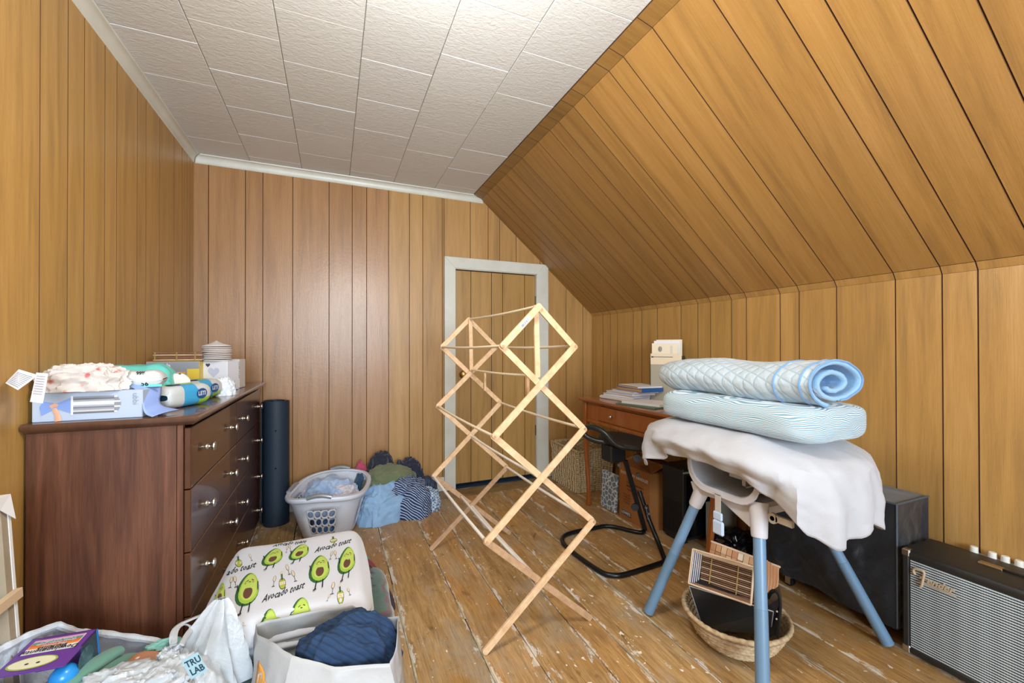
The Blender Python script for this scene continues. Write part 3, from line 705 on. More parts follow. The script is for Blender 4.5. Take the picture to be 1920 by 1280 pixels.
q = at(1148, 842, 2.40); B(MB().cbox(q.x - .045, q.x + .06, q.y - .05, q.y + .05, q.z - .065, q.z + .035, .008), 'seat_block', M_BLACK)

# ======================================================================= cardboard box
M_CARD = plain('cardboard', '#A8713F', .75, col2='#96622F', nscale=3); M_CARDI = plain('cardboard_inner', '#8A5A30', .8); M_INK = plain('brown_ink', '#4A2F1C', .7); M_WINK = plain('white_ink', '#D9DCDA', .6)
t = thing('cardboard_box', 'printed brown cardboard moving box with open flaps under the desk', 'box', (1.955, 2.21, 0))
MB().box(-.145, -.142, -.15, .15, 0, .36).box(.142, .145, -.15, .15, 0, .36).box(-.142, .142, -.15, -.147, 0, .36).box(-.142, .142, .147, .15, 0, .36).box(-.142, .142, -.147, .147, 0, .004).build('carton', M_CARD, t)
def fl_(p0, p1, off): return MB().prism([p0, p1, tuple(Vector(p1) + Vector(off)), tuple(Vector(p0) + Vector(off))], (0, 0, .003))
fl_((-.144, -.15, .36), (-.144, .15, .36), (.13, 0, .035)).build('flap', M_CARD, t); fl_((.144, -.15, .36), (.144, .15, .36), (-.11, .01, .05)).build('flap', M_CARD, t)
fl_((-.142, -.149, .362), (.142, -.149, .362), (0, .11, .02)).build('flap', M_CARDI, t)
def face_text(body, size, lx, y, z, m, name='printing', bold=0, sh=0):      # on the face looking to -x; y runs right to left
    mb = text_mb(body, size, sh, 0, bold); M_ = Matrix(((0, 0, -1, lx), (-1, 0, 0, y), (0, 1, 0, z), (0, 0, 0, 1))); mb.xf(M_ @ Matrix.Translation((0, 0, .0006))); return mb.build(name, m, t)
face_text('EASY-CARRY HANDLES', .026, -.145, .0, .305, M_WINK, bold=.0006)
for k, s_ in enumerate(('Carton construction', 'Multipurpose use for', 'Packing and storage')): face_text(s_, .020, -.145, -.01, .250 - k * .023, M_INK, bold=.0004)
for k, s_ in enumerate(('Heavy duty', 'Double wall', 'Small moves', 'Recyclable')): face_text(s_, .015, -.145, .07, .165 - k * .018, M_INK)
MB().box(-.1462, -.1455, .03, .13, .022, .052).build('logo_panel', plain('navy_ink', '#33506B', .6), t); face_text('LOWE\'S', .026, -.1465, .08, .038, M_WINK, bold=.0008)
mb = MB()
for za in (.03, .16):
    for (a, b_, c_, d_2) in ((-.03, .09, za, za + .004), (-.03, .09, za + .10, za + .104), (-.03, -.026, za, za + .104), (.086, .09, za, za + .104)): mb.box(a, b_, -.1508, -.15, c_, d_2)
mb.build('printed_frame', M_WINK, t)
mb = text_mb('2 CU FT', .024); mb.xf(Matrix.Translation((.02, -.1506, .30)) @ Matrix.Rotation(PI / 2, 4, 'X')); mb.build('printing', M_INK, t)
# patterned board cover between hamper and box
def lattice():
    m, nt, b = mk('blue_lattice_cloth'); v = coords(nt, (1, 1, 1), rnd=False); n_ = nt.nodes.new('ShaderNodeTexVoronoi'); n_.feature = 'DISTANCE_TO_EDGE'; n_.inputs['Scale'].default_value = 28; nt.links.new(v, n_.inputs[0])
    nt.links.new(ramp(nt, n_.outputs[0], [(.06, '#D7DCE2'), (.10, '#71879E')]), b.inputs['Base Color']); b.inputs['Roughness'].default_value = .8; return m
o = MB().cbox(-.012, .012, -.085, .085, 0, .26, .005).build('sleeve_board', lattice()); 
o.data.transform(Matrix.Shear('XY', 4, (.18, 0)) if False else Matrix.Rotation(math.radians(4), 4, 'Y')); o.data.transform(Matrix.Translation((1.80, 2.47, .002)))
solo(o, 'slim blue lattice-patterned padded board standing beside the cardboard box', 'board')

# ======================================================================= black case under the desk
t = thing('computer_tower', 'black computer tower with vent slots under the desk beside the cardboard box', 'computer', (2.03, 1.93, 0))
MB().cbox(-.165, .17, -.085, .085, .02, .44, .006).build('case', M_BLACK, t)
mb = MB(); 
for k in range(11): mb.box(-.1665, -.165, -.07 + k * .0132, -.064 + k * .0132, .05, .24)
mb.build('vent', plain('vent_dark', '#050506', .6), t)
MB().box(-.167, .165, -.087, -.085, .415, .425).build('trim_strip', plain('strip_grey', '#7F8474', .4), t)
MB().box(-.14, .15, -.0875, -.085, .04, .40).build('glossy_front', plain('gloss_black', '#08090C', .08), t)
for fx in (-.13, .13): MB().cbox(fx - .02, fx + .02, -.07, .07, 0, .022, .004).build('foot', M_BLACK, t)
def fold_noise(p, seed, s=1.0):
    return ridge((p[0] * s, p[1] * s, p[2] * s), 1.0, seed)
def lump(c, rx, ry, rz, seed, amp=.12, fs=4.0, aniso=(1, 1, 1), rot=0, nu=72, nv=36, flat_=.0, pw=.8, fine=.02, floor=0.0):
    """rumpled heap of cloth resting on its base"""
    mb = MB(); ca, sa = math.cos(rot), math.sin(rot)
    def fn(u, v):
        a = 2 * PI * u; e = (v - .12) / .88 * PI / 2 if v > .12 else (v - .12) / .12 * .5
        n_ = Vector((math.cos(a) * math.cos(e), math.sin(a) * math.cos(e), math.sin(e)))
        q = Vector((n_.x * aniso[0], n_.y * aniso[1], n_.z * aniso[2]))
        r_ = 1 + amp * (ridge(q, fs * .35, seed) * 1.2 - .3 + .6 * noise.noise(q * fs * .5 + Vector((seed, 0, 0)))) + fine * noise.noise(q * fs * 3 + Vector((seed, 3, 0)))
        sx = abs(n_.x) ** pw * (1 if n_.x > 0 else -1); sy = abs(n_.y) ** pw * (1 if n_.y > 0 else -1)
        x, y, z_ = sx * rx * r_, sy * ry * r_, max(0, n_.z) ** pw * rz * r_
        if v <= .12: z_ = 0; x *= .75 + .25 * v / .12; y *= .75 + .25 * v / .12
        return Vector((c[0] + x * ca - y * sa, c[1] + x * sa + y * ca, max(c[2] + z_, c[2])))
    return mb.grid(nu, nv, fn, cu=True)
def cloth(name, col, col2=None, **k): return plain(name, col, .85, col2=col2 or col, nscale=12, bscale=260, bstr=.25, bdist=.0006, sheen=.3, **k)
solo(lump((2.07, 1.66, 0), .13, .10, .12, 31, .2, 7, nu=60, nv=24).build('black_bag', plain('black_bin_liner', '#0B0D12', .22), None, smooth=True), 'crumpled black plastic bag on the floor behind the near desk leg', 'bag')
o = MB().cbox(2.0, 2.2, 1.76, 1.81, 0, .25, .004).build('storage_crate', plain('beige_plastic', '#8E8B80', .5)); solo(o, 'beige box standing under the desk behind the high chair leg', 'box')

# ======================================================================= high chair
M_GREY = plain('pale_lilac_plastic', '#C9CAD2', .38); M_LEG = plain('blue_grey_plastic', '#6C8CAB', .33); M_LEG2 = plain('blue_grey_lower', '#6585A2', .33); M_GIN = plain('seat_inner', '#A9B2C2', .45)
t = thing('high_chair', 'white and blue-grey plastic baby high chair with four splayed legs', 'high chair', (1.59, 1.17, 0))
legs = [((1.248, 1.433), (1.38, 1.275)), ((1.223, .89), (1.356, 1.0)), ((1.957, .916), (1.80, 1.13)), ((1.937, 1.455), (1.80, 1.28))]
for (fx, fy), (tx, ty) in legs:
    a, b_ = Vector((fx, fy, .012)), Vector((tx, ty, .55)); d = (b_ - a).normalized(); m_ = a.lerp(b_, .52)
    l = B(MB().tube([m_, b_ + d * .03], .0195, 20), 'leg', M_LEG, smooth=40)
    MB().tube([a - d * .004, a, a + d * .002, m_, m_ + d * .001], [.012, .018, .0215, .0205, .019], 20).xf(Matrix.Identity(4)).build('leg_extension', M_LEG2, l, smooth=40).location = -Vector((1.59, 1.17, 0))
    B(MB().tube([b_ - d * .055, b_ - d * .05, b_ + d * .06], [.023, .0255, .031], 20), 'leg_socket', M_GREY, smooth=40)
mb = MB(); prof_ = [(.80, .575), (.93, .60), (1.0, .66), (1.02, .70), (.9, .70), (.86, .66), (.8, .62)]
# underframe block
B(MB().cbox(1.375, 1.80, 1.0, 1.30, .555, .60, .012), 'seat_underframe', M_GREY)
for ya_, yb_ in ((1.0, 1.30),):
    mb = MB(); mb.prism([(1.352, .985, .60), (1.352, 1.30, .60), (1.36, 1.29, .555), (1.36, 1.16, .565), (1.355, 1.04, .515), (1.352, .985, .50)], (.02, 0, 0)); B(mb, 'front_brace', M_GREY, bevel=.004, fix=True)
# open seat bowl facing the room
def ush(k, n, w, zb, zt_, r):   # U outline in (y,z)
    P = [(w, zt_), (w, zb + r)] + [(w - r + r * math.cos(a), zb + r - r * math.sin(a)) for a in [PI / 2 * i / 6 for i in range(1, 7)]] + [(-w + r - r * math.sin(a), zb + r - r * math.cos(a)) for a in [PI / 2 * i / 6 for i in range(0, 7)]] + [(-w, zt_)]
    return P
U0 = ush(0, 0, .158, .588, .745, .09); n = len(U0); yc = 1.135
def uv_(i, w, dz=0): y, z = U0[i]; return y * w, .588 + (z - .588) * 1.0 + dz
mb = MB(); layers = [(1.332, 1.0, 0), (1.328, .985, .003), (1.328, .90, .022), (1.334, .885, .026), (1.42, .85, .03), (1.60, .80, .035), (1.66, .5, .05)]
vs = []
for x, w, dz in layers:
    vs += [(x, yc + U0[i][0] * w, max(U0[i][1], .588) + dz * (1 - (U0[i][1] - .588) / .17)) for i in range(n)]
mb.add(vs, [(l * n + i, l * n + i + 1, (l + 1) * n + i + 1, (l + 1) * n + i) for l in range(len(layers) - 1) for i in range(n - 1)]); mb.m = [0] * ((n - 1) * 3) + [1] * ((n - 1) * (len(layers) - 4))
B(mb, 'seat_bowl', [M_GREY, M_GIN], smooth=30, thick=.006)
B(MB().cbox(1.40, 1.75, .99, 1.28, .74, .765, .008), 'seat_base', M_GREY)
mb = MB(); mb.box(1.40, 1.404, 1.10, 1.155, .655, .75).box(1.404, 1.43, 1.151, 1.155, .655, .75).box(1.404, 1.43, 1.10, 1.104, .64, .75).box(1.40, 1.43, 1.085, 1.10, .635, .75); B(mb, 'crotch_post', M_GREY, bevel=.002)
M_STRAP = plain('grey_strap', '#B9B4B0', .7)
for k, (dy, dz, a) in enumerate(((0, .01, .4), (.02, .0, -.5), (-.02, .015, 1.2), (.01, .022, 2.0))):
    c_ = Vector((1.40 + .01 * k, 1.045 + dy, .642 + dz)); B(MB().cbox(-.022, .022, -.007, .007, -.003, .003, .002).xf(Matrix.Translation(c_) @ Matrix.Rotation(a, 4, 'X') @ Matrix.Rotation(PI / 2 + .3 * k, 4, 'Z')), 'harness_clip', M_STRAP)
B(MB().tube([at(1345, 928, 1.60), at(1355, 923, 1.60), at(1372, 921, 1.6), at(1390, 921, 1.59), at(1408, 915, 1.58)], .0025, 6), 'harness_strap', M_STRAP, smooth=True)
B(MB().box(1.322, 1.325, 1.128, 1.152, .535, .60).box(1.322, 1.345, 1.128, 1.152, .598, .602), 'waist_strap', M_STRAP)
B(MB().cbox(1.316, 1.326, 1.118, 1.158, .506, .536, .004).cbox(1.314, 1.328, 1.112, 1.16, .452, .505, .006), 'buckle', plain('pale_blue_plastic', '#B7CBE3', .35))
B(MB().lathe([(.008, -.006), (.018, -.006), (.018, .006), (.008, .006), (.008, -.006)], (1.375, .962, .57), 20, 'x').box(1.369, 1.381, .895, .95, .562, .584), 'hinge_lug', plain('beige_plastic_2', '#B8B0A2', .45))
# tray under the sheet
def sq(a, hx, hy, p=3.2):
    c_, s_ = math.cos(a), math.sin(a); r_ = (abs(c_) ** p + abs(s_) ** p) ** (-1 / p); return r_ * c_ * hx, r_ * s_ * hy
mb = MB(); pf = [(0, .795), (.95, .795), (1.0, .788), (1.005, .778), (.97, .768), (.9, .764), (0, .764)]
def fn(u, v):
    r_, z = pf[int(round(u * (len(pf) - 1)))]; x, y = sq(2 * PI * v, .25, .345); return Vector((1.50 + x * r_, 1.14 + y * r_ * .82, z - .0 * x))
mb.grid(len(pf) - 1, 64, fn, cv=True); B(mb, 'tray', plain('white_tray', '#E4E5EA', .3), smooth=30)

# ----- white sheet draped over the tray
def interp(tb, a):
    a = a % 360
    for (a0, v0), (a1, v1) in zip(tb, tb[1:] + [(tb[0][0] + 360, tb[0][1])]):
        if a0 <= a <= a1: 
            f_ = (a - a0) / (a1 - a0); f_ = f_ * f_ * (3 - 2 * f_); return v0 + (v1 - v0) * f_
    f_ = (a + 360 - tb[-1][0]) / (tb[0][0] + 360 - tb[-1][0]); return tb[-1][1] + (tb[0][1] - tb[-1][1]) * f_
# angles: 0 = +x (wall side), 90 = +y (far end), 180 = -x (room side), 270 = -y (near end)
HEM = [(0, .11), (30, .03), (78, .03), (92, .10), (112, .14), (128, .175), (140, .13), (160, .085), (185, .075), (205, .085), (222, .12), (236, .19), (250, .215), (268, .20), (285, .17), (300, .21), (320, .15)]
def sheet(u, v):
    ang = 360 * u; a = math.radians(ang); x, y = sq(a, .275, .385, 2.9)
    h = interp(HEM, ang)
    if v < .5:
        s_ = v / .5; r_ = s_ ** .8; px, py = x * r_, y * r_
        z = .822 + .020 * (1 - s_ ** 4) + .006 * noise.noise(Vector((px * 14, py * 9, 2))) - .018 * s_ ** 6
        z -= .045 * max(0, (-py - .12) / .27) ** 1.6      # sags towards the near end
        z -= .02 * max(0, (py - .2) / .2) * max(0, -px / .25)
        f_ = Vector((px, py, z))
    else:
        s_ = (v - .5) / .5; bulge = .022 * math.sin(min(1, s_ * 1.6) * PI) if 150 < ang < 225 else .012 * math.sin(s_ * PI)
        fol = .013 * s_ * math.sin(ang * .33 + 3 * noise.noise(Vector((u * 7, 0, 5)))) + .010 * s_ * noise.noise(Vector((u * 30, s_ * 2, 1)))
        n_ = Vector((math.cos(a), math.sin(a), 0)); z = .822 - .018 - h * s_ - .045 * max(0, (-y - .12) / .27) ** 1.6 - .02 * max(0, (y - .2) / .2) * max(0, -x / .25)
        z += .006 * noise.noise(Vector((u * 20, s_ * 2, 4)))
        tuck = -.035 * s_ * s_ if 145 < ang < 228 else .01 * s_
        f_ = Vector((x, y, z)) + n_ * (bulge + fol + tuck)
    f_ += Vector((0, 0, 1)) * .006 * (ridge((f_.x * 7, f_.y * 4, f_.z * 7), 1.2, 11) - .5)
    if v > .42: f_ += Vector((math.cos(a), math.sin(a), 0)) * .007 * (ridge((u * 13, v * 3.0 + .5 * math.sin(u * 31), 0), 1.3, 4) - .5)
    return Vector((1.495, 1.165, 0)) + f_
M_SHEET = plain('white_cotton', '#B6B9C0', .8, bscale=11, bstr=.45, bdist=.010, sheen=.2)
mb = MB(); mb.grid(160, 46, sheet, cu=True)
sh = solo(mb.build('sheet', M_SHEET, None, smooth=True, thick=.003), 'white cotton sheet draped over the high chair tray beneath the quilts', 'sheet')
seam = MB()
seam.tube([sheet(.46, .5 + .5 * k / 8) + Vector((-.002, -.001, 0)) for k in range(0, 7)], .0009, 5).tube([sheet(.36 + .30 * k / 60, .40 + .03 * math.sin(k * .2)) + Vector((0, 0, .0005)) for k in range(61)], .0010, 5)
sm = seam.build('seam', plain('sheet_seam', '#CFCDCB', .8), sh, smooth=True); sm.location = -sh.location

# ----- quilts
def quilt_mat(name, base, line, scale, kind):
    m, nt, b = mk(name); b.inputs['Roughness'].default_value = .85; b.inputs['Sheen Weight'].default_value = .25
    v = coords(nt, (1, 1, 1), rnd=False)
    if kind == 'wave':
        w_ = nt.nodes.new('ShaderNodeTexWave'); w_.wave_type = 'BANDS'; w_.bands_direction = 'Z'; w_.inputs['Scale'].default_value = 34; w_.inputs['Distortion'].default_value = 20; w_.inputs['Detail'].default_value = 1.0; w_.inputs['Detail Scale'].default_value = .35
        nt.links.new(coords(nt, (1, .6, 2.0), rnd=False), w_.inputs[0])
        nt.links.new(ramp(nt, w_.outputs['Fac'], [(.35, line), (.62, base)]), b.inputs['Base Color']); bump(nt, b, w_.outputs['Fac'], .4, .002)
    else:
        rot = nt.nodes.new('ShaderNodeMapping'); rot.inputs['Rotation'].default_value = (.5, 0.6, .78); rot.inputs['Scale'].default_value = (scale,) * 3; nt.links.new(v, rot.inputs[0])
        w1 = nt.nodes.new('ShaderNodeTexWave'); w1.bands_direction = 'X'; w1.inputs['Scale'].default_value = 1; w1.inputs['Distortion'].default_value = 1.2; nt.links.new(rot.outputs[0], w1.inputs[0])
        w2 = nt.nodes.new('ShaderNodeTexWave'); w2.bands_direction = 'Y'; w2.inputs['Scale'].default_value = 1; w2.inputs['Distortion'].default_value = 1.2; nt.links.new(rot.outputs[0], w2.inputs[0])
        mm = mth(nt, 'MINIMUM', mth(nt, 'POWER', w1.outputs['Fac'], .35), mth(nt, 'POWER', w2.outputs['Fac'], .35))
        nt.links.new(ramp(nt, mm, [(.1, line), (.5, base)]), b.inputs['Base Color']); bump(nt, b, mth(nt, 'ADD', mm, mth(nt, 'MULTIPLY', nz(nt, v, 90, 4), .6)), .6, .004)
    return m
M_Q1 = quilt_mat('quilt_pale_blue', '#B9CAD6', '#A2BACB', 9, 'diamond'); M_Q2 = quilt_mat('quilt_waves', '#D6E0E6', '#6E9CB2', 9, 'wave'); M_BIND = plain('blue_binding', '#6F9CCB', .8, sheen=.3); M_Q1IN = plain('quilt_inside_blue', '#93BFE4', .85, bscale=60, bstr=.6, bdist=.004, sheen=.2)
def slab(c, hx, hy, hz, p, fnz, nu=72, nv=60, rot=0, qe=2.6, pe=7):
    """soft folded block, long along y"""
    mb = MB()
    def fn(u, v):
        a = 2 * PI * u; s_ = (v - .5) * 2; e = max(0, 1 - abs(s_) ** pe) ** .4
        q = qe; ca, sa = math.cos(a), math.sin(a); r_ = (abs(ca) ** q + abs(sa) ** q) ** (-1 / q)
        x, z, y = r_ * ca * hx * e, r_ * sa * hz * (.35 + .65 * e) * (1 if abs(s_) < .999 else 0), s_ * hy
        d = fnz(x, y, z); return Vector(c) + Matrix.Rotation(rot, 3, 'Z') @ Vector((x, y, z)) + d
    mb.grid(nu, nv, fn, cu=True); return mb
q2 = solo(slab((1.50, 1.135, .902), .19, .325, .062, 0, lambda x, y, z: Vector((.006 * noise.noise(Vector((x * 8, y * 7, z * 12))), 0, .008 * noise.noise(Vector((x * 6, y * 6, 5))) - .012 * max(0, -y / .32) * 0)), nu=96, nv=80, qe=3.6, pe=14).build('quilt', M_Q2, None, smooth=True), 'folded white quilt with fine teal wavy stitching under the rolled blue quilt', 'quilt')
# rolled quilt: flattened spiral ribbon swept along y
def spiral(s_):      # s 0..1 from the inner end outwards
    turns = 2.1; a = 2 * PI * turns * s_ + 3.75; r_ = .22 + .78 * s_
    x, z = math.cos(a) * (.150 + (.03 if math.cos(a) > 0 else 0) * abs(math.cos(a)) ** 3) * r_, math.sin(a) * .078 * r_
    return x - .030 * (1 - s_), z - .006 * (1 - s_)
NS = 200; TH = .0125
def ribbon_pts(y):
    out = []; inn = []
    for i in range(NS + 1):
        s_ = i / NS; x, z = spiral(s_); x2, z2 = spiral(min(1, s_ + .002)); x1_, z1_ = spiral(max(0, s_ - .002))
        tx, tz = x2 - x1_, z2 - z1_; L = math.hypot(tx, tz) or 1; nx, nz_ = tz / L, -tx / L
        pf = 1 + .25 * math.sin(s_ * 90) * 0; sw = .004 * noise.noise(Vector((s_ * 26, y * 9, 3))) + .0022 * noise.noise(Vector((s_ * 70, y * 24, 8)))
        out.append((x + nx * (TH * .5 + sw), z + nz_ * (TH * .5 + sw))); inn.append((x - nx * TH * .5, z - nz_ * TH * .5))
    return out + inn[::-1]
mb = MB(); NYQ = 44; per = 2 * (NS + 1); RC = Vector((1.50, 1.175, 1.035))
def yroll(j): return -.345 + .69 * j / NYQ
vs = []
def roll_at(y, P, k=1.0):
    f_ = (y + .345) / .69
    sc = 1 - .25 * max(0, (f_ - .82) / .18) ** 2 ; zl = -.012 * math.sin(f_ * PI) * .6 + .010 * noise.noise(Vector((y * 5, 0, 0)))
    return [RC + Vector((x * sc * k, y, z * sc * k + zl)) for x, z in P]
for j in range(NYQ + 1):
    y = yroll(j); vs += roll_at(y, ribbon_pts(y))
fs = [(j * per + i, j * per + (i + 1) % per, (j + 1) * per + (i + 1) % per, (j + 1) * per + i) for j in range(NYQ) for i in range(per)]
for j in (0, NYQ):
    for i in range(NS): fs.append((j * per + i, j * per + i + 1, j * per + per - 2 - i, j * per + per - 1 - i))
mb.add(vs, fs); mb.m = [1 if k % per > NS or k % per < NS * .45 else 0 for k in range(NYQ * per)] + [1] * (2 * NS)
q1 = mb.build('quilt', [M_Q1, M_Q1IN], None, smooth='all', fix=True); q1 = solo(q1, 'pale blue quilted bedspread rolled up on top of the high chair stack', 'quilt')
mb = MB()
for yj in (.0, .045, .13):      # binding runs along the visible folds near the open end
    pts = []
    for i in range(int(NS * .57), NS + 1, 2):
        y_ = -.345 + yj - .001 + (.02 * math.sin(i * .03) if yj else 0); pts.append(roll_at(max(y_, -.346), [ribbon_pts(max(y_, -.345))[i]], 1.005)[0])
    mb.tube(pts, .0035, 7)
bnd = mb.build('binding', M_BIND, q1, smooth=True); bnd.location = -q1.location

# ======================================================================= covered cabinet
def black_cloth():
    m, nt, b = mk('black_cover_fabric'); v = coords(nt, (1, 1, 1), rnd=False)
    nt.links.new(ramp(nt, nz(nt, v, 4, 4), [(.3, '#0D131B'), (.7, '#151E2A')]), b.inputs['Base Color']); b.inputs['Roughness'].default_value = .42; b.inputs['Sheen Weight'].default_value = .2
    bump(nt, b, mth(nt, 'ADD', nz(nt, v, 400, 2), mth(nt, 'MULTIPLY', nz(nt, v, 7, 4, .6, .6), 6)), .35, .006); return m
M_COV = black_cloth()
t = thing('covered_speaker_cabinet', 'large speaker cabinet under a black fabric cover, on casters along the knee wall', 'speaker', (2.10, 1.18, 0))
cx0, cx1, cy0, cy1, cz0, cz1 = 1.992, 2.222, .902, 1.462, .062, .545
def cov(u, v):      # perimeter from bottom hem to top
    per = 2 * ((cx1 - cx0) + (cy1 - cy0)); s_ = u * per; W_, L_2 = cx1 - cx0, cy1 - cy0
    if s_ < L_2: x, y, n_ = cx0, cy1 - s_, Vector((-1, 0, 0)); f_ = s_ / L_2
    elif s_ < L_2 + W_: x, y, n_ = cx0 + s_ - L_2, cy0, Vector((0, -1, 0)); f_ = (s_ - L_2) / W_
    elif s_ < 2 * L_2 + W_: x, y, n_ = cx1, cy0 + s_ - L_2 - W_, Vector((1, 0, 0)); f_ = (s_ - L_2 - W_) / L_2
    else: x, y, n_ = cx1 - (s_ - 2 * L_2 - W_), cy1, Vector((0, 1, 0)); f_ = (s_ - 2 * L_2 - W_) / W_
    e = min(1, min(f_, 1 - f_) * 8)
    d = e * (1 - v ** 6) * 1.9 * (.011 * noise.noise(Vector((s_ * 5 + v * 2, v * 1.6, 2))) + .007 * ridge((s_ * 3.0 + v, v * 1.5, 0), 1.5, 3) - .004 + .004 * noise.noise(Vector((s_ * 18, v * 5, 7))))
    d += e * (1 - v ** 5) * .012 * (ridge((s_ * 5.5 - v * 2.2, v * 2.4 + s_, 1), 1.3, 13) - .5)
    if n_.x < 0: d *= min(1, max(0, (math.hypot((y - 1.10) * .8, cz0 + (cz1 - cz0) * v - .462) - .065) / .10))
    if n_.x > 0: d = min(d, 0) * .3
    z = cz0 + (cz1 - cz0) * v + (.010 * noise.noise(Vector((s_ * 6, 0, 9))) * (1 - v))
    return Vector((x, y, z)) + n_ * d
mb = MB(); mb.grid(240, 60, cov, cu=True); B(mb, 'cover', M_COV, smooth=50)
mb = MB(); mb.grid(20, 40, lambda u, v: Vector((cx0 + (cx1 - cx0) * u, cy0 + (cy1 - cy0) * v, cz1 + .004 * noise.noise(Vector((u * 3, v * 5, 1))) * min(1, 9 * u * (1 - u)) * min(1, 9 * v * (1 - v))))); B(mb, 'cover_top', plain('cover_top_fabric', '#23282B', .6, bscale=300, bstr=.2, sheen=.3), smooth=True)
mb = MB(); mb.tube([(cx0, cy0, cz0 + .01), (cx0, cy0, cz1)], .0035, 6).tube([(cx0, cy0, cz1), (cx1, cy0, cz1)], .004, 6).tube([(cx0, cy0, cz1), (cx0, cy1, cz1)], .004, 6); B(mb, 'piping', plain('grey_piping', '#4B5660', .6), smooth=True)
B(MB().box(2.10, 2.115, 1.04, 1.075, cz1 + .002, cz1 + .004), 'tape', plain('orange_tape', '#A8623C', .6))
for yk in (.99, 1.34):
    for xk in (2.03, 2.18):
        c_ = B(MB().lathe([(.0, -.011), (.019, -.011), (.024, -.008), (.024, .008), (.019, .011), (0, .011)], (xk, yk, .0245), 20, 'x'), 'caster_wheel', plain('black_rubber', '#0C0D0F', .4), smooth=35)
        B(MB().box(xk - .015, xk - .0125, yk - .012, yk + .012, .012, .047).box(xk + .0125, xk + .015, yk - .012, yk + .012, .012, .047).box(xk - .018, xk + .018, yk - .02, yk + .02, .046, .049), 'caster_bracket', M_STEEL)
M_LOGO = plain('logo_white', '#C9D2DA', .6)
LM = Matrix(((0, 0, -1, cx0 - .002), (-1, 0, 0, 0), (0, 1, 0, 0), (0, 0, 0, 1)))      # x' -> -y, y' -> z
mb = MB(); ly, lz, lw, lh = 1.10, .462, .075, .030      # rounded outline of the badge
P = []
for sx, sy, a0 in ((1, 1, 0), (-1, 1, 90), (-1, -1, 180), (1, -1, 270)):
    for k in range(5): a = math.radians(a0 + 22.5 * k); P.append((cx0 - .004, ly - (sx * (lw - .006) + .006 * math.cos(a)), lz + sy * (lh - .006) + .006 * math.sin(a)))
mb.tube(P, .0011, 5, closed=True); 
mb.tube([(cx0 - .004, ly - .028 * math.cos(2 * PI * k / 20), lz - lh + .0 + .007 * math.sin(2 * PI * k / 20)) for k in range(20)], .0009, 5, closed=True)
B(mb, 'badge_outline', M_LOGO)
tx = text_mb('AVATAR', .030, 0, 0, .0006); tx.xf(LM @ Matrix.Translation((-ly, lz + .002, .003))); B(tx, 'lettering', M_LOGO)
tx = text_mb('CABINETS', .008); tx.xf(LM @ Matrix.Translation((-ly, lz - lh, .003))); B(tx, 'lettering', M_LOGO)

# ======================================================================= guitar amp
def tolex():
    m, nt, b = mk('black_tolex'); b.inputs['Base Color'].default_value = lin('#232424'); b.inputs['Roughness'].default_value = .45
    bump(nt, b, nz(nt, coords(nt, (1, 1, 1), rnd=False), 420, 3), .8, .001); return m
def grille():
    m, nt, b = mk('silver_grille_cloth'); v = coords(nt, (1, 1, 1), rnd=False); s_ = nt.nodes.new('ShaderNodeSeparateXYZ'); nt.links.new(v, s_.inputs[0])
    def wave(src, fr): return mth(nt, 'ADD', mth(nt, 'MULTIPLY', mth(nt, 'SINE', mth(nt, 'MULTIPLY', src, fr)), .5), .5)
    row = wave(s_.outputs['Z'], 2 * PI / .0088); col = wave(s_.outputs['Y'], 2 * PI / .0062); sh_ = wave(s_.outputs['Y'], 2 * PI / .05)
    f_ = mth(nt, 'ADD', mth(nt, 'MULTIPLY', row, .86), mth(nt, 'MULTIPLY', col, .14)); f_ = mth(nt, 'ADD', f_, mth(nt, 'MULTIPLY', sh_, .07))
    nt.links.new(ramp(nt, f_, [(.34, '#2B3138'), (.46, '#7C8C98'), (.7, '#C3D0D8')]), b.inputs['Base Color']); b.inputs['Roughness'].default_value = .5; bump(nt, b, f_, .5, .001); return m
t = thing('guitar_amplifier', 'black combo guitar amplifier with silver grille cloth at the right corner', 'amplifier', (2.10, .50, 0))
M_TOL = tolex(); ax0, ax1, ay0, ay1, az1 = 1.976, 2.225, .18, .880, .392
B(MB().cbox(ax0 + .012, ax1, ay0, ay1, .012, az1 - .014, .006), 'cabinet_body', M_TOL)
mb = MB()
mb.prism([(ax0, az1 - .014), (ax0 + .004, az1 - .004), (ax0 + .014, az1), (ax1 - .03, az1), (ax1 - .012, az1 - .006), (ax1, az1 - .022), (ax1, az1 - .05), (ax0 + .012, az1 - .05), (ax0 + .012, az1 - .022), (ax0, az1 - .022)], (0, 0, 0)) if False else None
poly = [(ax0, az1 - .022), (ax0, az1 - .012), (ax0 + .004, az1 - .004), (ax0 + .013, az1), (ax1 - .05, az1), (ax1 - .02, az1 - .012), (ax1, az1 - .05), (ax0 + .013, az1 - .05)]
mb = MB(); mb.prism([(x, ay1, z) for x, z in poly], (0, ay0 - ay1, 0)); B(mb, 'top_shell', M_TOL, fix=True, bevel=.002, smooth=35)
B(MB().cbox(ax0, ax0 + .014, ay0, ay1, .010, .034, .005), 'bottom_rail', M_TOL); B(MB().cbox(ax0, ax0 + .014, ay1 - .022, ay1, .03, az1 - .02, .005), 'side_rail', M_TOL); B(MB().cbox(ax0, ax0 + .014, ay0, ay0 + .022, .03, az1 - .02, .005), 'side_rail', M_TOL)
B(MB().box(ax0 + .005, ax0 + .010, ay0 + .02, ay1 - .02, .032, az1 - .021), 'grille', grille())
B(MB().box(ax0 + .003, ax0 + .0055, ay1 - .0235, ay1 - .021, .034, az1 - .023).box(ax0 + .003, ax0 + .0055, ay0 + .02, ay1 - .02, az1 - .0255, az1 - .022), 'black_beading', M_BLACK)
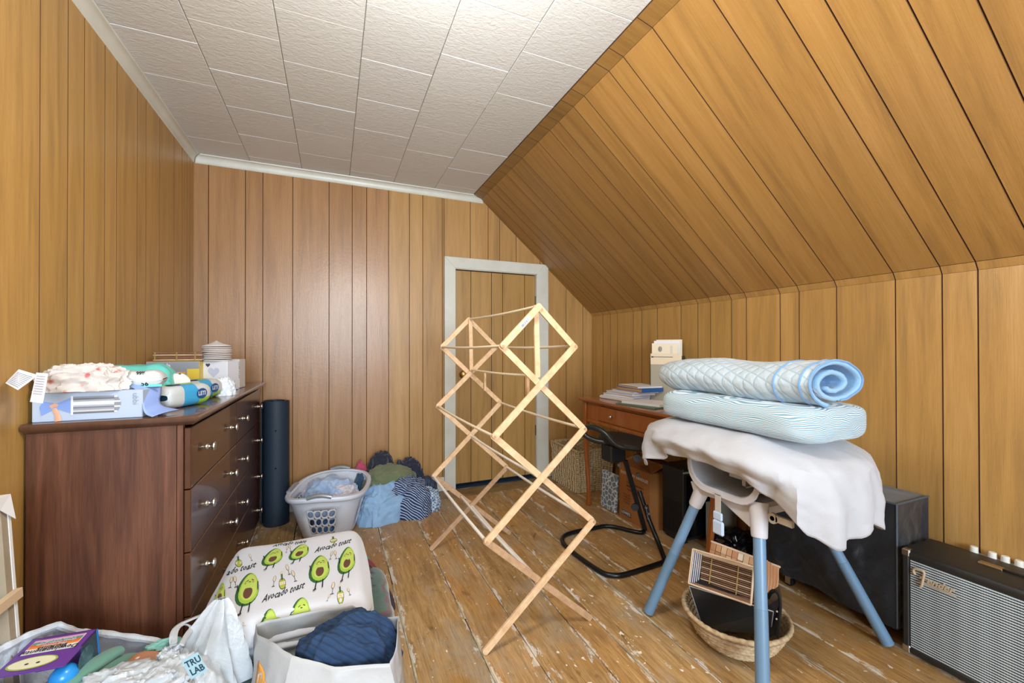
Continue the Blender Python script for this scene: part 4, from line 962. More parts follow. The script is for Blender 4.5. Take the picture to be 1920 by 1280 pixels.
for zc in (az1 - .012, .022):
    mb = MB(); s_ = -1 if zc > .1 else 1
    mb.cbox(ax0 - .0015, ax0 + .024, ay1 - .024, ay1 + .0015, min(zc - s_ * .013, zc + s_ * .014), max(zc - s_ * .013, zc + s_ * .014), .004); B(mb, 'corner_protector', M_STEEL, smooth=30)
for yk in (ay1 - .06, ay0 + .06):
    for xk in (ax0 + .04, ax1 - .04): B(MB().lathe([(0, 0), (.014, 0), (.016, .012)], (xk, yk, 0), 14), 'foot', M_BLACK)
tx = text_mb('ender', .031, .35, .0012, .0009, 'LEFT'); tx.xf(Matrix(((0, 0, -1, ax0 + .002), (-1, 0, 0, ay1 - .069), (0, 1, 0, .304), (0, 0, 0, 1))) @ Matrix.Rotation(math.radians(1), 4, 'Z')); M_BADGE = plain('badge_gold', '#D2BFA4', .35, .3)
B(tx, 'lettering', M_BADGE)
def stroke(pts, w): 
    mb = MB(); mb.tube(smooth_path([(ax0 - .001, ay1 - p[0], .289 + p[1]) for p in pts], 2), w, 8, flat=1.0); return mb
B(stroke([(.040, .022), (.034, .030), (.036, .042), (.050, .047), (.066, .045), (.064, .030), (.060, .005), (.058, -.012), (.054, -.014)], .0042), 'lettering', M_BADGE, smooth=True)
B(stroke([(.054, .018), (.066, .022), (.078, .022)], .0028), 'lettering', M_BADGE, smooth=True)
B(stroke([(.045, -.002), (.06, .002), (.10, .002), (.150, .001)], .0016), 'lettering', M_BADGE, smooth=True)
for k, yk in enumerate((.768, .72, .688, .655, .62, .59)):
    B(MB().lathe([(0, .022), (.009, .022), (.011, .020), (.012, .0), (.010, 0)], (ax1 - .012, yk, az1 - .012), 16).xf(Matrix.Identity(4)), 'control_knob', plain('ivory_knob', '#E5E3DA', .35), smooth=35)
B(MB().box(ax1 - .035, ax1 - .002, .30, .78, az1 - .013, az1 - .011), 'control_panel', plain('panel_silver', '#9DA0A0', .35, .6))
B(MB().cbox(ax0 + .105, ax0 + .130, .655, .715, az1 - .001, az1 + .006, .002), 'handle_bracket', plain('brass_bracket', '#A89068', .35, .8))
mb = MB(); mb.grid(16, 1, lambda u, v: Vector((ax0 + .108 + .020 * v, .66 - .28 * u, az1 + .005 + .004 * math.sin(u * PI)))); B(mb, 'handle', M_BLACK, smooth=True, thick=.003)

# ======================================================================= baskets under the high chair
M_COIL = plain('coiled_straw', '#CDB896', .75, col2='#9C8260', nscale=55, bscale=80, bstr=.5)
t = thing('bowl_basket', 'round coiled straw bowl basket on the floor under the high chair', 'basket', (1.44, 1.165, 0))
prof_ = [(0, .004), (.06, .003), (.10, .006), (.128, .024), (.15, .05), (.166, .08), (.178, .108), (.183, .122)]
def coil(u, v):
    s_ = v * (len(prof_) - 1); i = min(int(s_), len(prof_) - 2); f_ = s_ - i; r_ = prof_[i][0] * (1 - f_) + prof_[i + 1][0] * f_; z = prof_[i][1] * (1 - f_) + prof_[i + 1][1] * f_
    rr = r_ + .0036 * math.sin(v * 2 * PI * 13) * (1 + .5 * math.sin(u * 2 * PI * 60 + PI * int(v * 13))); a = 2 * PI * u; return Vector((rr * math.cos(a), rr * math.sin(a), z + .0014 * math.cos(v * 2 * PI * 13)))
mb = MB(); mb.grid(180, 70, coil, cu=True); mb.build('coiled_wall', M_COIL, t, smooth=True, thick=.006)
mb = MB(); mb.tube([(.184 * math.cos(2 * PI * k / 120), .184 * math.sin(2 * PI * k / 120), .124 + .002 * noise.noise(Vector((k * .1, 0, 0)))) for k in range(120)], [.0085 + .0012 * math.sin(k * 2.1) for k in range(120)], 9, closed=True); mb.build('wrapped_rim', M_COIL, t, smooth=True)
def leanbox(name, label, cat, TL, TR, BL, BR, depth):
    """frame of a tilted basket from four corners of its front: origin at BL, x to BR, y to TL"""
    ax = (BR - BL); ay = (TL - BL); t_ = thing(name, label, cat, BL); M_ = frame((0, 0, 0), ax, ay)
    return t_, M_, ax.length, (ay - ax.normalized() * ay.dot(ax.normalized())).length
# black tray box
BL, BR, TL = at(1316, 1170, 1.66), at(1412, 1186, 1.53), at(1293, 1098, 1.60)
t, M_, W_, H_ = leanbox('black_tray', 'black leatherette storage box with a side handle standing in the straw bowl', 'box', at(1293, 1098, 1.60), at(1408, 1143, 1.47), at(1317, 1172, 1.66), at(1409, 1188, 1.53), .1)
M_LEATH = plain('black_leatherette', '#1B1E22', .35, bscale=200, bstr=.2)
P0 = [at(1292, 1098, 1.60), at(1450, 1146, 1.47), at(1444, 1192, 1.55), at(1318, 1178, 1.66)]; back = Vector((.10, .085, -.004))
mb = MB(); mb.prism([p - BL * 0 for p in P0], back); 
q_ = mb.build('panel', M_LEATH, t, world=True, fix=True, bevel=.002)
mb = MB(); mb.tube([P0[0], P0[1]], .0022, 6).tube([P0[1], P0[2]], .0018, 6).tube([P0[0], P0[3]], .0018, 6); mb.build('stitching', plain('pale_edge', '#8B8E90', .6), t, world=True)
hp = [at(1456, 1192, 1.5), at(1461, 1165, 1.47), at(1464, 1125, 1.46), at(1458, 1108, 1.47), at(1447, 1107, 1.49), at(1440, 1120, 1.52)]
MB().tube(smooth_path(hp, 2), .0065, 8, flat=.5).build('side_handle', M_LEATH, t, world=True, smooth=True)
mb = MB(); mb.prism([at(1440, 1135, 1.50), at(1466, 1118, 1.47), at(1455, 1190, 1.50), at(1437, 1196, 1.54)], back * .6); mb.build('side_panel', M_LEATH, t, world=True, fix=True)
for (u_, v_) in ((1457, 1146), (1456, 1160)): MB().tube([at(u_, v_, 1.455), at(u_, v_, 1.465)], .003, 8).build('rivet', M_STEEL, t, world=True)
# bamboo stick basket lying on its side
t, M_, W_, H_ = leanbox('bamboo_basket', 'rectangular bamboo-stick basket tipped on its side in the straw bowl', 'basket', at(1307, 1031, 1.63), at(1413, 1063, 1.50), at(1291, 1093, 1.60), at(1408, 1134, 1.46), .1)
M_BAM = plain('pale_bamboo', '#CDB69A', .4, col2='#B59B7E', nscale=20); M_BAMD = plain('dark_bamboo', '#6B4B38', .4, col2='#8C6446', nscale=20); M_BEAD = plain('yellow_binding', '#B59A5C', .5); M_BAMG = plain('grey_bamboo', '#A7A9B4', .4)
D_ = .085
X = lambda mb: mb.xf(M_)
rim = MB(); c4 = [(0, 0, 0), (W_, 0, 0), (W_, H_, 0), (0, H_, 0)]
for a, b_ in zip(c4, c4[1:] + c4[:1]): rim.tube([a, b_], .0032, 8)
X(rim).build('rim', M_BAM, t, smooth=True)
for k in range(17):
    y = H_ * (k + .7) / 17.4; X(MB().tube([(.016, y, -D_), (W_ - .012, y, -D_)], .0024, 6)).build('stick', M_BAMD if k % 3 else M_BAM, t, smooth=True)
X(MB().box(.014, W_ - .01, .002, H_ - .002, -D_ - .007, -D_ - .003)).build('backing', plain('backing_brown', '#3B2A22', .7), t)
for k in range(5):
    f_ = (k + .5) / 5.2; z = -D_ * f_; X(MB().tube([(.002 + .012 * f_, .004, z), (.002 + .012 * f_, H_ - .004, z)], .0024, 6)).build('stick', M_BAMG, t, smooth=True)
    X(MB().tube([(W_ - .002 - .012 * f_, .004, z), (W_ - .002 - .012 * f_, H_ - .004, z)], .0024, 6)).build('stick', M_BAM, t, smooth=True)
    X(MB().tube([(.004, .002 + .008 * f_, z), (W_ - .004, .002 + .008 * f_, z)], .0024, 6)).build('stick', M_BAMD, t, smooth=True)
    X(MB().tube([(.004, H_ - .002 - .008 * f_, z), (W_ - .004, H_ - .002 - .008 * f_, z)], .0024, 6)).build('stick', M_BAM, t, smooth=True)
for xx in (.05, .145):
    mb = MB()
    for k in range(22): mb.lathe([(0, -.0028), (.0022, -.0018), (.003, 0), (.0022, .0018), (0, .0028)], (xx, H_ * (k + .5) / 22, -D_ + .003), 6)
    X(mb).build('beaded_binding', M_BEAD, t, smooth=True)
# woven splint basket behind
M_SPL = [plain('splint_' + str(k), c, .55) for k, c in enumerate(('#C28F66', '#D9C3A6', '#B57E57', '#CFA67E'))]
t = thing('splint_basket', 'tan woven wood-splint basket standing tilted behind the bamboo basket', 'basket', at(1345, 1070, 1.80))
A0, A1, A2 = at(1318, 1062, 1.80), at(1334, 1014, 1.80), at(1462, 1062, 1.66)
ex = (A2 - A1); ey = (A0 - A1); M2_ = frame(A1, ex, ey); Wd = ex.length
for i in range(12):
    for j in range(4):
        a, b_ = Wd * i / 12, Wd * (i + 1) / 12; c_, d_2 = .030 * j + .004, .030 * (j + 1) + .004; h = .0015 if (i + j) % 2 else -.0015
        k_ = (1 if (i * 7 + j * 3) % 5 == 0 else 0) if (i + j) % 2 else (2 if (i * 3 + j) % 4 == 0 else 3)
        MB().cbox(a + .0005, b_ - .0005, c_ + .0005, d_2 - .0005, h - .0012, h + .0012, .0006).xf(M2_).build('splint', M_SPL[k_], t, world=True)
MB().cbox(-.003, Wd + .003, -.003, .005, -.004, .004, .002).xf(M2_).build('rim', plain('splint_rim', '#D3B598', .5), t, world=True)
# right end of it (vertical-weave side)
S0 = [at(1436, 1048, 1.62), at(1456, 1072, 1.56), at(1456, 1102, 1.54), at(1444, 1130, 1.56), at(1434, 1150, 1.60)]
mb = MB(); 
for k in range(9):
    a = (k + .5) / 9; pts = [at(1434 + 26 * a, 1046 + 22 * a, 1.68 - .03 * a), at(1434 + 26 * a, 1090 + 6 * a, 1.66 - .03 * a), at(1433 + 16 * a, 1135 - 8 * a, 1.62 - .03 * a)]
    MB().tube(smooth_path(pts, 2), .0032, 6, flat=1.0).build('splint', M_SPL[k % 2 * 2], t, world=True, smooth=True)

# ======================================================================= rolled mat
t = thing('rolled_mat', 'tall dark navy rubber exercise mat rolled up and standing by the dresser end', 'mat', (-.345, 3.145, 0))
M_MAT = plain('navy_rubber', '#1B2B3B', .6, bscale=350, bstr=.4, bdist=.0008)
P = []; NT = 150
for i in range(NT + 1):
    s_ = i / NT; a = 2 * PI * 3.3 * s_ + 1.1; r_ = .018 + .068 * s_; P.append((r_ * math.cos(a), r_ * math.sin(a), a))
mb = MB(); vs = []
for z in (0, .2, .5, .80):
    vs += [(x + .0035 * math.cos(a), y + .0035 * math.sin(a), z + (.006 * math.sin(a * .5) if z > .6 else 0)) for x, y, a in P] + [(x - .0035 * math.cos(a), y - .0035 * math.sin(a), z + (.006 * math.sin(a * .5) if z > .6 else 0)) for x, y, a in P[::-1]]
n = len(P) * 2
mb.add(vs, [(l * n + i, l * n + (i + 1) % n, (l + 1) * n + (i + 1) % n, (l + 1) * n + i) for l in range(3) for i in range(n)] + [(3 * n + i, 3 * n + i + 1, 3 * n + n - 2 - i, 3 * n + n - 1 - i) for i in range(NT)])
mb.build('roll', M_MAT, t, smooth=50, fix=True)
for z in (.62, .38): MB().lathe([(0, 0), (.004, 0)], (.01, -.0905, z), 10, 'y').build('eyelet', M_BLACK, t)

# ======================================================================= laundry basket
t = thing('laundry_basket', 'white plastic laundry basket with silver grips beside the rolled mat', 'laundry basket', (-.01, 2.93, 0), math.radians(-12))
M_LB = plain('white_basket_plastic', '#D3DAE8', .4); M_SILV = plain('silver_grip', '#9BA1A8', .3, .4)
def lbs(u, v):
    x, y = sq(2 * PI * u, 1, 1, 3.0); v_ = v ** 1.0
    hx = .150 + (.222 - .150) * v_; hy = .190 + (.285 - .190) * v_
    return Vector((x * hx, y * hy, .006 + .262 * v + (.014 * math.cos(4 * PI * u) * -1 * max(0, v - .8) / .2) ))
mb = MB(); NC = 32; vb = [0, .08, .16, .36, .56, .76, .86, .94, 1]
def hole(ci, ri):
    u = (ci + .5) / NC; c_ = u * 4 % 1
    return ri in (2, 3, 4) and .20 < ((u + .125) * 4 % 1) < .80 and (ci % 8) in range(8)
for ri in range(len(vb) - 1):
    for ci in range(NC):
        u0, u1, v0, v1 = ci / NC, (ci + 1) / NC, vb[ri], vb[ri + 1]
        if hole(ci, ri):
            n = 16; out = []; inn = []
            for k in range(n):
                a = 2 * PI * (k + .5) / n; c_, s_ = math.cos(a), math.sin(a); m_ = max(abs(c_), abs(s_))
                out.append(lbs(u0 + (u1 - u0) * (.5 + .5 * c_ / m_), v0 + (v1 - v0) * (.5 + .5 * s_ / m_)))
                inn.append(lbs(u0 + (u1 - u0) * (.5 + .38 * c_ + .10 * s_), v0 + (v1 - v0) * (.5 + .40 * s_)))
            mb.add(out + inn, [(k, (k + 1) % n, n + (k + 1) % n, n + k) for k in range(n)])
        else: mb.add([lbs(u0, v0), lbs(u1, v0), lbs(u1, v1), lbs(u0, v1)], [(0, 1, 2, 3)])
mb.build('basket_wall', M_LB, t, smooth=40, thick=.004, weld=True)
mb = MB(); mb.grid(1, 28, lambda u, v: Vector((0, 0, .008)) if u == 0 else lbs(v, 0.01), cv=True); mb.build('basket_floor', M_LB, t)
rimp = lambda u: lbs(u, 1) * 1.0
mb = MB(); vs = []; n = 96; pf = [(-.004, -.022), (.004, -.022), (.012, -.014), (.016, 0), (.012, .008), (-.008, .010), (-.016, .002), (-.006, -.004)]
for k in range(n):
    p = rimp(k / n); a = 2 * PI * k / n; nr = Vector((p.x / .05, p.y / .082, 0)).normalized(); vs += [p + nr * a_ + Vector((0, 0, b_)) for a_, b_ in pf]
mb.add(vs, [(k * 8 + i, k * 8 + (i + 1) % 8, ((k + 1) % n) * 8 + (i + 1) % 8, ((k + 1) % n) * 8 + i) for k in range(n) for i in range(8)]); mb.build('rim', M_LB, t, smooth=50, fix=True)
for ua in (0.75, .25, .5):
    pts = [rimp(ua - .045 + .09 * k / 10) + Vector((0, 0, .002 + .010 * math.sin(PI * k / 10))) for k in range(11)]
    MB().tube([p * 1.03 for p in pts], .0125, 10).build('silver_handle', M_SILV, t, smooth=True)
MLB = Matrix.Translation((-.01, 2.93, 0)) @ Matrix.Rotation(math.radians(-12), 4, 'Z')
def inb(x, y, z): return MLB @ Vector((x, y, z))
M_CBLUE = cloth('heather_blue', '#8FA9CF', '#A9BEDC'); M_CWHT = cloth('off_white_knit', '#D5D3DD', '#C3C2D0'); M_CPNK = cloth('pale_pink_knit', '#DACBD3', '#C9BAC6')
for c_, r_, sd, mt, nm, lb in (((.00, .0, .115), (.150, .16, .19), 3, M_CBLUE, 'towel', 'light blue heathered towel bunched in the middle of the laundry basket'),
                            ((-.10, .08, .12), (.075, .10, .15), 5, M_CPNK, 'baby_clothes', 'pale pinkish baby clothing at the left inside the laundry basket'),
                            ((.09, -.08, .14), (.075, .10, .135), 8, M_CWHT, 'baby_clothes', 'white baby garment at the right inside the laundry basket'),
                            ((-.08, -.12, .13), (.065, .07, .13), 12, M_CBLUE, 'washcloth', 'small light blue cloth at the front left of the laundry basket')):
    p = inb(*c_); solo(lump(p, r_[0], r_[1], r_[2], sd, .16, 5.5, rot=.3 * sd, nu=90, nv=44).build(nm, mt, None, smooth=True), lb, 'clothing')
# fill so that cloth shows through the holes
M_CDB = cloth('denim_blue', '#4F7FB8', '#6F97C2')
solo(lump(inb(0, 0, .012), .115, .15, .12, 21, .06, 5).build('jeans', M_CDB, None, smooth=True), 'blue clothing at the bottom of the laundry basket, seen through its holes', 'clothing')

# ======================================================================= heap of clothes by the wall
def stripes(name, c1, c2, scale, dist=2.0, dirn='DIAGONAL', w0=.72):
    m, nt, b = mk(name); wv_ = nt.nodes.new('ShaderNodeTexWave'); wv_.bands_direction = dirn; wv_.inputs['Scale'].default_value = scale; wv_.inputs['Distortion'].default_value = dist; wv_.inputs['Detail Scale'].default_value = .5; wv_.inputs['Detail'].default_value = .5
    nt.links.new(coords(nt, (1, 1, 1), rnd=False), wv_.inputs[0]); nt.links.new(ramp(nt, wv_.outputs['Fac'], [(w0, c1), (w0 + .08, c2)]), b.inputs['Base Color']); b.inputs['Roughness'].default_value = .85; return m
def checks(name, c1, c2, s_):
    m, nt, b = mk(name); ch = nt.nodes.new('ShaderNodeTexChecker'); ch.inputs['Scale'].default_value = s_; ch.inputs[1].default_value = lin(c1); ch.inputs[2].default_value = lin(c2)
    nt.links.new(coords(nt, (1, 1, 1), rnd=False), ch.inputs[0]); nt.links.new(ch.outputs[0], b.inputs['Base Color']); b.inputs['Roughness'].default_value = .85; return m
for c_, r_, sd, mt, nm, lb, kw in (
    ((.335, 2.965, 0), (.185, .125, .205), 41, cloth('sky_cotton', '#7FA3C8', '#8DB0D2'), 'bed_sheet', 'plain sky blue cotton spilling forward at the foot of the clothes heap', dict(rot=.35, amp=.17)),
    ((.475, 2.985, 0), (.165, .13, .235), 44, stripes('navy_stripe', '#1D2F55', '#A9BBD6', 30, 3.2), 'striped_shirt', 'navy shirt with thin white stripes in the middle of the clothes heap', dict(rot=-.4, amp=.16)),
    ((.375, 3.09, .16), (.175, .115, .15), 47, cloth('olive_knit', '#606B4A', '#6D7656'), 'sweater', 'olive green sweater near the top of the clothes heap', dict(rot=.1, amp=.12)),
    ((.325, 3.215, .20), (.088, .085, .175), 51, cloth('dark_navy', '#161D2E', '#1E2638'), 'jacket', 'dark navy jacket with a small white mark, topmost on the clothes heap', dict(rot=.6, amp=.14)),
    ((.52, 3.20, .06), (.11, .095, .255), 54, cloth('ink_navy', '#181F35', '#20294A'), 'trousers', 'ink navy trousers behind the olive sweater against the wall', dict(rot=.2, amp=.15)),
    ((.19, 3.27, 0), (.05, .045, .30), 57, cloth('raspberry', '#B23A5C', '#C2506E'), 'pink_top', 'raspberry pink garment peeking out behind the laundry basket', dict(rot=0, amp=.12)),
    ((.62, 3.12, 0), (.105, .10, .175), 60, stripes('dark_plaid', '#223046', '#4F6480', 26, 1.0, 'X'), 'flannel_shirt', 'dark plaid shirt at the right end of the clothes heap', dict(rot=.9, amp=.15)),
    ((.625, 3.0, 0), (.085, .07, .13), 63, checks('blue_check', '#C9D6E2', '#5E7FA6', 70), 'checked_shirt', 'small-checked pale blue shirt at the front right of the clothes heap', dict(rot=-.5, amp=.2)),
    ((.20, 3.14, .06), (.07, .07, .20), 66, cloth('teal_navy', '#26445E', '#2D5170'), 'pullover', 'teal-navy garment between the laundry basket and the olive sweater', dict(rot=0, amp=.12))):
    solo(lump(c_, *r_, sd, kw['amp'], 5, rot=kw['rot'], nu=110, nv=52).build(nm, mt, None, smooth=True), lb, 'clothing')
MB().box(-.010, .010, -.002, .001, -.006, .006).build('tag_print', M_LOGO, bpy.data.objects['jacket'], False).location = (-.03, -.085, .075)

# ======================================================================= blankets
def fleece(name):
    m, nt, b = mk(name); v = coords(nt, (1, 1, 1), rnd=False); f_ = nz(nt, v, 5.5, 2, .4, .7); g = nz(nt, v, 9, 3, .5)
    c = ramp(nt, f_, [(.40, '#1F4A3C'), (.52, '#2F6350'), (.535, '#6E2A31'), (.60, '#4C2129'), (.61, '#2C2024'), (.68, '#8C9C86')])
    nt.links.new(mix(nt, ramp(nt, g, [(.3, (.2, .2, .2, 1)), (.7, (0, 0, 0, 1))]), c, '#16352C'), b.inputs['Base Color']); b.inputs['Roughness'].default_value = .95; b.inputs['Sheen Weight'].default_value = .6
    bump(nt, b, nz(nt, v, 220, 3), .5, .002); return m
M_FLC = fleece('christmas_fleece')
t = thing('fleece_blanket', 'folded dark green fleece blanket with maroon poinsettias under the avocado blanket', 'blanket', (-.08, 1.80, 0))
wob = lambda k: (lambda x, y, z: Vector((.006 * noise.noise(Vector((x * 6, y * 6, k))), .004 * noise.noise(Vector((x * 9, y * 5, k + 3))), .006 * noise.noise(Vector((x * 8, y * 8, k + 7))))))
slab((.02, -.02, .05), .295, .27, .050, 0, wob(1), 64, 56).build('folded_layer', M_FLC, t, smooth=True)
slab((.01, -.01, .135), .285, .265, .045, 0, wob(2), 64, 56).build('folded_layer', M_FLC, t, smooth=True)
slab((-.165, -.39, .11), .095, .115, .065, 0, wob(5), 48, 40, rot=.2).build('folded_corner', M_FLC, t, smooth=True)
M_PET = [plain('petal_maroon', '#6A2830', .95, sheen=.4), plain('petal_dark', '#34222A', .95, sheen=.4), plain('leaf_green', '#4E7A62', .95, sheen=.4), plain('petal_white', '#CFC9BE', .95)]
mb = MB()
def zfl(x, y): return .1815 + .006 * noise.noise(Vector((x * 8 - .08 * 0, y * 8, 9))) * 0
def petal(cx, cy, ang, L, W_, mt, z=.0):
    mb = MB(); n = 14; out = []
    for k in range(n):
        a = 2 * PI * k / n; px = L * .5 + L * .5 * math.cos(a); py = W_ * .5 * math.sin(a) * (1 - .35 * math.cos(a)); out.append((cx + px * math.cos(ang) - py * math.sin(ang), cy + px * math.sin(ang) + py * math.cos(ang), .1865 + z - max(0, cx + px * math.cos(ang) - .225) * 1.4))
    mb.add(out, [tuple(range(n))]); mb.build('printed_petal', mt, t)
fx, fy = .262, .155
for k in range(7): petal(fx, fy, k * .9 + .3, .075, .034, M_PET[k % 2], .0008 * (k % 3))
petal(fx - .008, fy - .006, .5, .022, .022, M_PET[3], .004)
for k in range(3): petal(fx + .02, fy - .06, -1.2 - k * .9, .10, .04, M_PET[(k + 1) % 2], .001)
petal(fx - .03, fy + .06, 2.0, .05, .02, M_PET[2], .002)

# avocado blanket
M_AVB = plain('white_plush', '#D9DEE8', .95, sheen=.4, bscale=180, bstr=.25, bdist=.0015)
t = thing('avocado_blanket', 'white plush blanket folded flat, printed with avocados and cursive lettering', 'blanket', (-.13, 1.80, .18))
def av_surf(x, y):      # height of the top over world x,y
    q = max(0, 1 - (abs((x + .133) / .256) ** 16 + abs((y - 1.80) / .313) ** 16)) ** .5
    return .20 + .112 * q + .006 * noise.noise(Vector((x * 6, y * 5, 3)))
def av(u, v):
    x, y = sq(2 * PI * u, .245, .300, 11)
    if v < .62:
        s_ = (v / .62) ** .8; wx, wy = -.133 + x * s_, 1.80 + y * s_; return Vector((wx, wy, av_surf(wx, wy)))
    s_ = (v - .62) / .38; z0 = av_surf(-.133 + x, 1.80 + y); b_ = math.sin(s_ * PI)
    ins = -.030 * b_ + .010 * math.exp(-((s_ - .45) / .07) ** 2) + .004 * noise.noise(Vector((u * 14, s_ * 3, 1)))
    L_ = Vector((x, y, 0)); L_.normalize(); return Vector((-.133 + x, 1.80 + y, z0 - (z0 - .186) * s_)) - L_ * ins
mb = MB(); mb.grid(200, 60, av, cu=True); mb.build('folded_blanket', M_AVB, t, world=True, smooth=True)
AV = {k: plain('print_' + k, c, .9) for k, c in dict(skin='#3F7A34', skin2='#2F6636', flesh='#A9CF4B', flesh2='#C3DE6A', pit='#6B4636', ink='#23262C', blush='#D98B6A', glass='#B9BDA8', bottle='#B5C04A', bdark='#3E6B4A', cap='#E3D9C0').items()}
def onsurf(u, v):
    p = onz(u, v, .305)
    for _ in range(4): p = onz(u, v, av_surf(p.x, p.y))
    return p
def decal(shapes, B0, T0, wpx, grid=True):
    """shapes in unit coords (x -.5...5 over the width, y 0..1 bottom to top); B0,T0 = photo positions of bottom and top"""
    b0, t0 = onsurf(*B0), onsurf(*T0); m_ = ((B0[0] + T0[0]) / 2, (B0[1] + T0[1]) / 2); l_, r_ = onsurf(m_[0] - wpx / 2, m_[1] + wpx * .12), onsurf(m_[0] + wpx / 2, m_[1] - wpx * .12)
    up = t0 - b0; rt = r_ - l_
    for k, (pts, mt) in enumerate(shapes):
        vs = []
        for x, y in pts:
            q = b0 + rt * x + up * y
            q.x = min(max(q.x, -.133 - .246), -.133 + .246); q.y = min(max(q.y, 1.80 - .288), 1.80 + .295)
            vs.append((q.x, q.y, av_surf(q.x, q.y) + .0006 + .0005 * k))
        mb = MB(); n = len(vs)
        if len(pts) > 6:
            c_ = Vector((0, 0, 0)); 
            for q in vs: c_ += Vector(q) / n
            c_.z = av_surf(c_.x, c_.y) + .0012 + .0006 * k
            mb.add([tuple(c_)] + vs, [(0, 1 + i, 1 + (i + 1) % n) for i in range(n)])
        else: mb.add(vs, [tuple(range(n))])
        mb.build('print', AV[mt], t, world=True)
def ell(cx, cy, rx, ry, n=22, egg=0): return [(cx + rx * math.cos(2 * PI * k / n) * (1 - egg * math.sin(2 * PI * k / n)), cy + ry * math.sin(2 * PI * k / n)) for k in range(n)]
def seg(x0, y0, x1, y1, w): 
    dx, dy = x1 - x0, y1 - y0; L = math.hypot(dx, dy); nx, ny = -dy / L * w / 2, dx / L * w / 2; return [(x0 + nx, y0 + ny), (x1 + nx, y1 + ny), (x1 - nx, y1 - ny), (x0 - nx, y0 - ny)]
avo = [(ell(-.03, .5, .50, .50, egg=.26), 'skin2'), (ell(.03, .51, .43, .455, egg=.26), 'flesh'), (ell(.03, .53, .36, .39, egg=.26), 'flesh2'), (ell(.0, .36, .20, .17), 'pit'),
       (seg(-.13, .70, -.03, .735, .02), 'ink'), (seg(.10, .735, .2, .70, .02), 'ink'), (seg(-.02, .67, .08, .66, .016), 'ink'), (seg(-.2, -.22, -.14, .04, .055), 'ink'), (seg(.14, -.20, .16, .05, .055), 'ink'), (seg(-.28, -.23, -.14, -.2, .04), 'ink'), (seg(-.52, .62, -.40, .42, .04), 'ink'), (seg(.44, .35, .40, .6, .04), 'ink'), (ell(-.16, .64, .04, .025, 8), 'blush'), (ell(.2, .64, .04, .025, 8), 'blush')]
for B0, T0, w_ in (((461, 1136), (470, 1074), 43), ((508, 1060), (517, 1028), 38), ((558, 1049), (567, 1020), 36), ((599, 1092), (601, 1041), 38), ((649, 1075), (653, 1025), 32), ((409, 1142), (416, 1093), 20)): decal(avo, B0, T0, w_)
glass = [(ell(0, .72, .16, .28, 14, .0), 'ink'), (ell(0, .72, .13, .25, 14, .0), 'cap'), (seg(0, .05, 0, .45, .04), 'ink'), (seg(-.14, .04, .14, .04, .04), 'ink')]
bottle = [(ell(0, .32, .30, .32, 18), 'ink'), (ell(0, .32, .26, .29, 18), 'bottle'), (seg(0, .5, 0, .98, .15), 'bdark'), (seg(-.26, .32, .26, .32, .18), 'cap'), (seg(0, .86, 0, 1.0, .19), 'cap')]
for (u_, v_, h_) in ((530, 1089, 32), (639, 1112, 30), (442, 1172, 26), (448, 1052, 22), (626, 1011, 12)): decal(bottle, (u_, v_ + h_ / 2), (u_ - 2, v_ - h_ / 2), 22)
for (u_, v_, h_, l_) in ((514, 1090, 22, 4), (540, 1068, 20, -6), (551, 1080, 22, -7), (624, 1103, 24, 3), (654, 1110, 16, -5), (616, 1121, 14, 6), (424, 1166, 22, 4), (458, 1172, 14, -4), (444, 1038, 0, 0), (433, 1092, 22, 4), (441, 1091, 22, -3), (621, 1041, 17, 4), (629, 1040, 17, -3), (538, 1030, 13, 3), (544, 1028, 13, -3), (470, 1045, 14, -5)):
    if h_: decal(glass, (u_ - l_ / 2, v_ + h_ / 2), (u_ + l_ / 2, v_ - h_ / 2), h_ * .9)
def cursive(body, P0, P1, hpx, bold=.016):
    mb = text_mb(body, 1.0, .5, 0, bold, 'LEFT', 1); xs = [p.x for p in mb.v]; x0_, x1_ = min(xs), max(xs); out = []
    for p in mb.v:
        f_ = (p.x - x0_) / (x1_ - x0_); u_, v_ = P0[0] + (P1[0] - P0[0]) * f_, P0[1] + (P1[1] - P0[1]) * f_ - p.y * hpx + 1.5 * math.sin(f_ * 20) * .5
        q = onsurf(u_ + p.y * 2, v_); out.append(Vector((q.x, q.y, av_surf(q.x, q.y) + .0012)))
    mb.v = out; mb.build('lettering', AV['ink'], t, world=True)
cursive('Avocado toast', (491, 1124), (572, 1096), 19); cursive('Avocado toast', (590, 1032), (659, 1013), 14); cursive('ado toast', (425, 1074), (481, 1058), 16); cursive('Avocado toast', (512, 1022), (575, 1015), 9)
for B0, T0, w_ in (((502, 1196), (507, 1141), 38), ((560, 1172), (566, 1120), 40)): decal(avo[:3] + avo[4:7], B0, T0, w_)

# ======================================================================= paper carrier bag and sweater
M_PBAG = plain('white_bag_paper', '#B3B6B9', .45, bscale=14, bstr=.5, bdist=.006); M_ORG = plain('orange_band', '#E5A44A', .5)
t = thing('paper_carrier_bag', 'open white paper carrier bag with an orange lettered band at the front edge', 'bag', (.0, 1.26, 0))
rim_ = [at(479, 1170, 1.27), at(520, 1158, 1.30), at(600, 1142, 1.34), at(660, 1136, 1.35), at(716, 1160, 1.30), at(744, 1156, 1.28), at(742, 1212, 1.19), at(730, 1243, 1.135), at(628, 1249, 1.10), at(546, 1229, 1.10), at(516, 1205, 1.14), at(484, 1190, 1.20)]
base_ = [(-.19, 1.42), (-.14, 1.43), (-.02, 1.44), (.08, 1.44), (.15, 1.43), (.18, 1.41), (.18, 1.24), (.165, 1.13), (.0, 1.10), (-.12, 1.11), (-.17, 1.16), (-.19, 1.26)]
n = len(rim_)
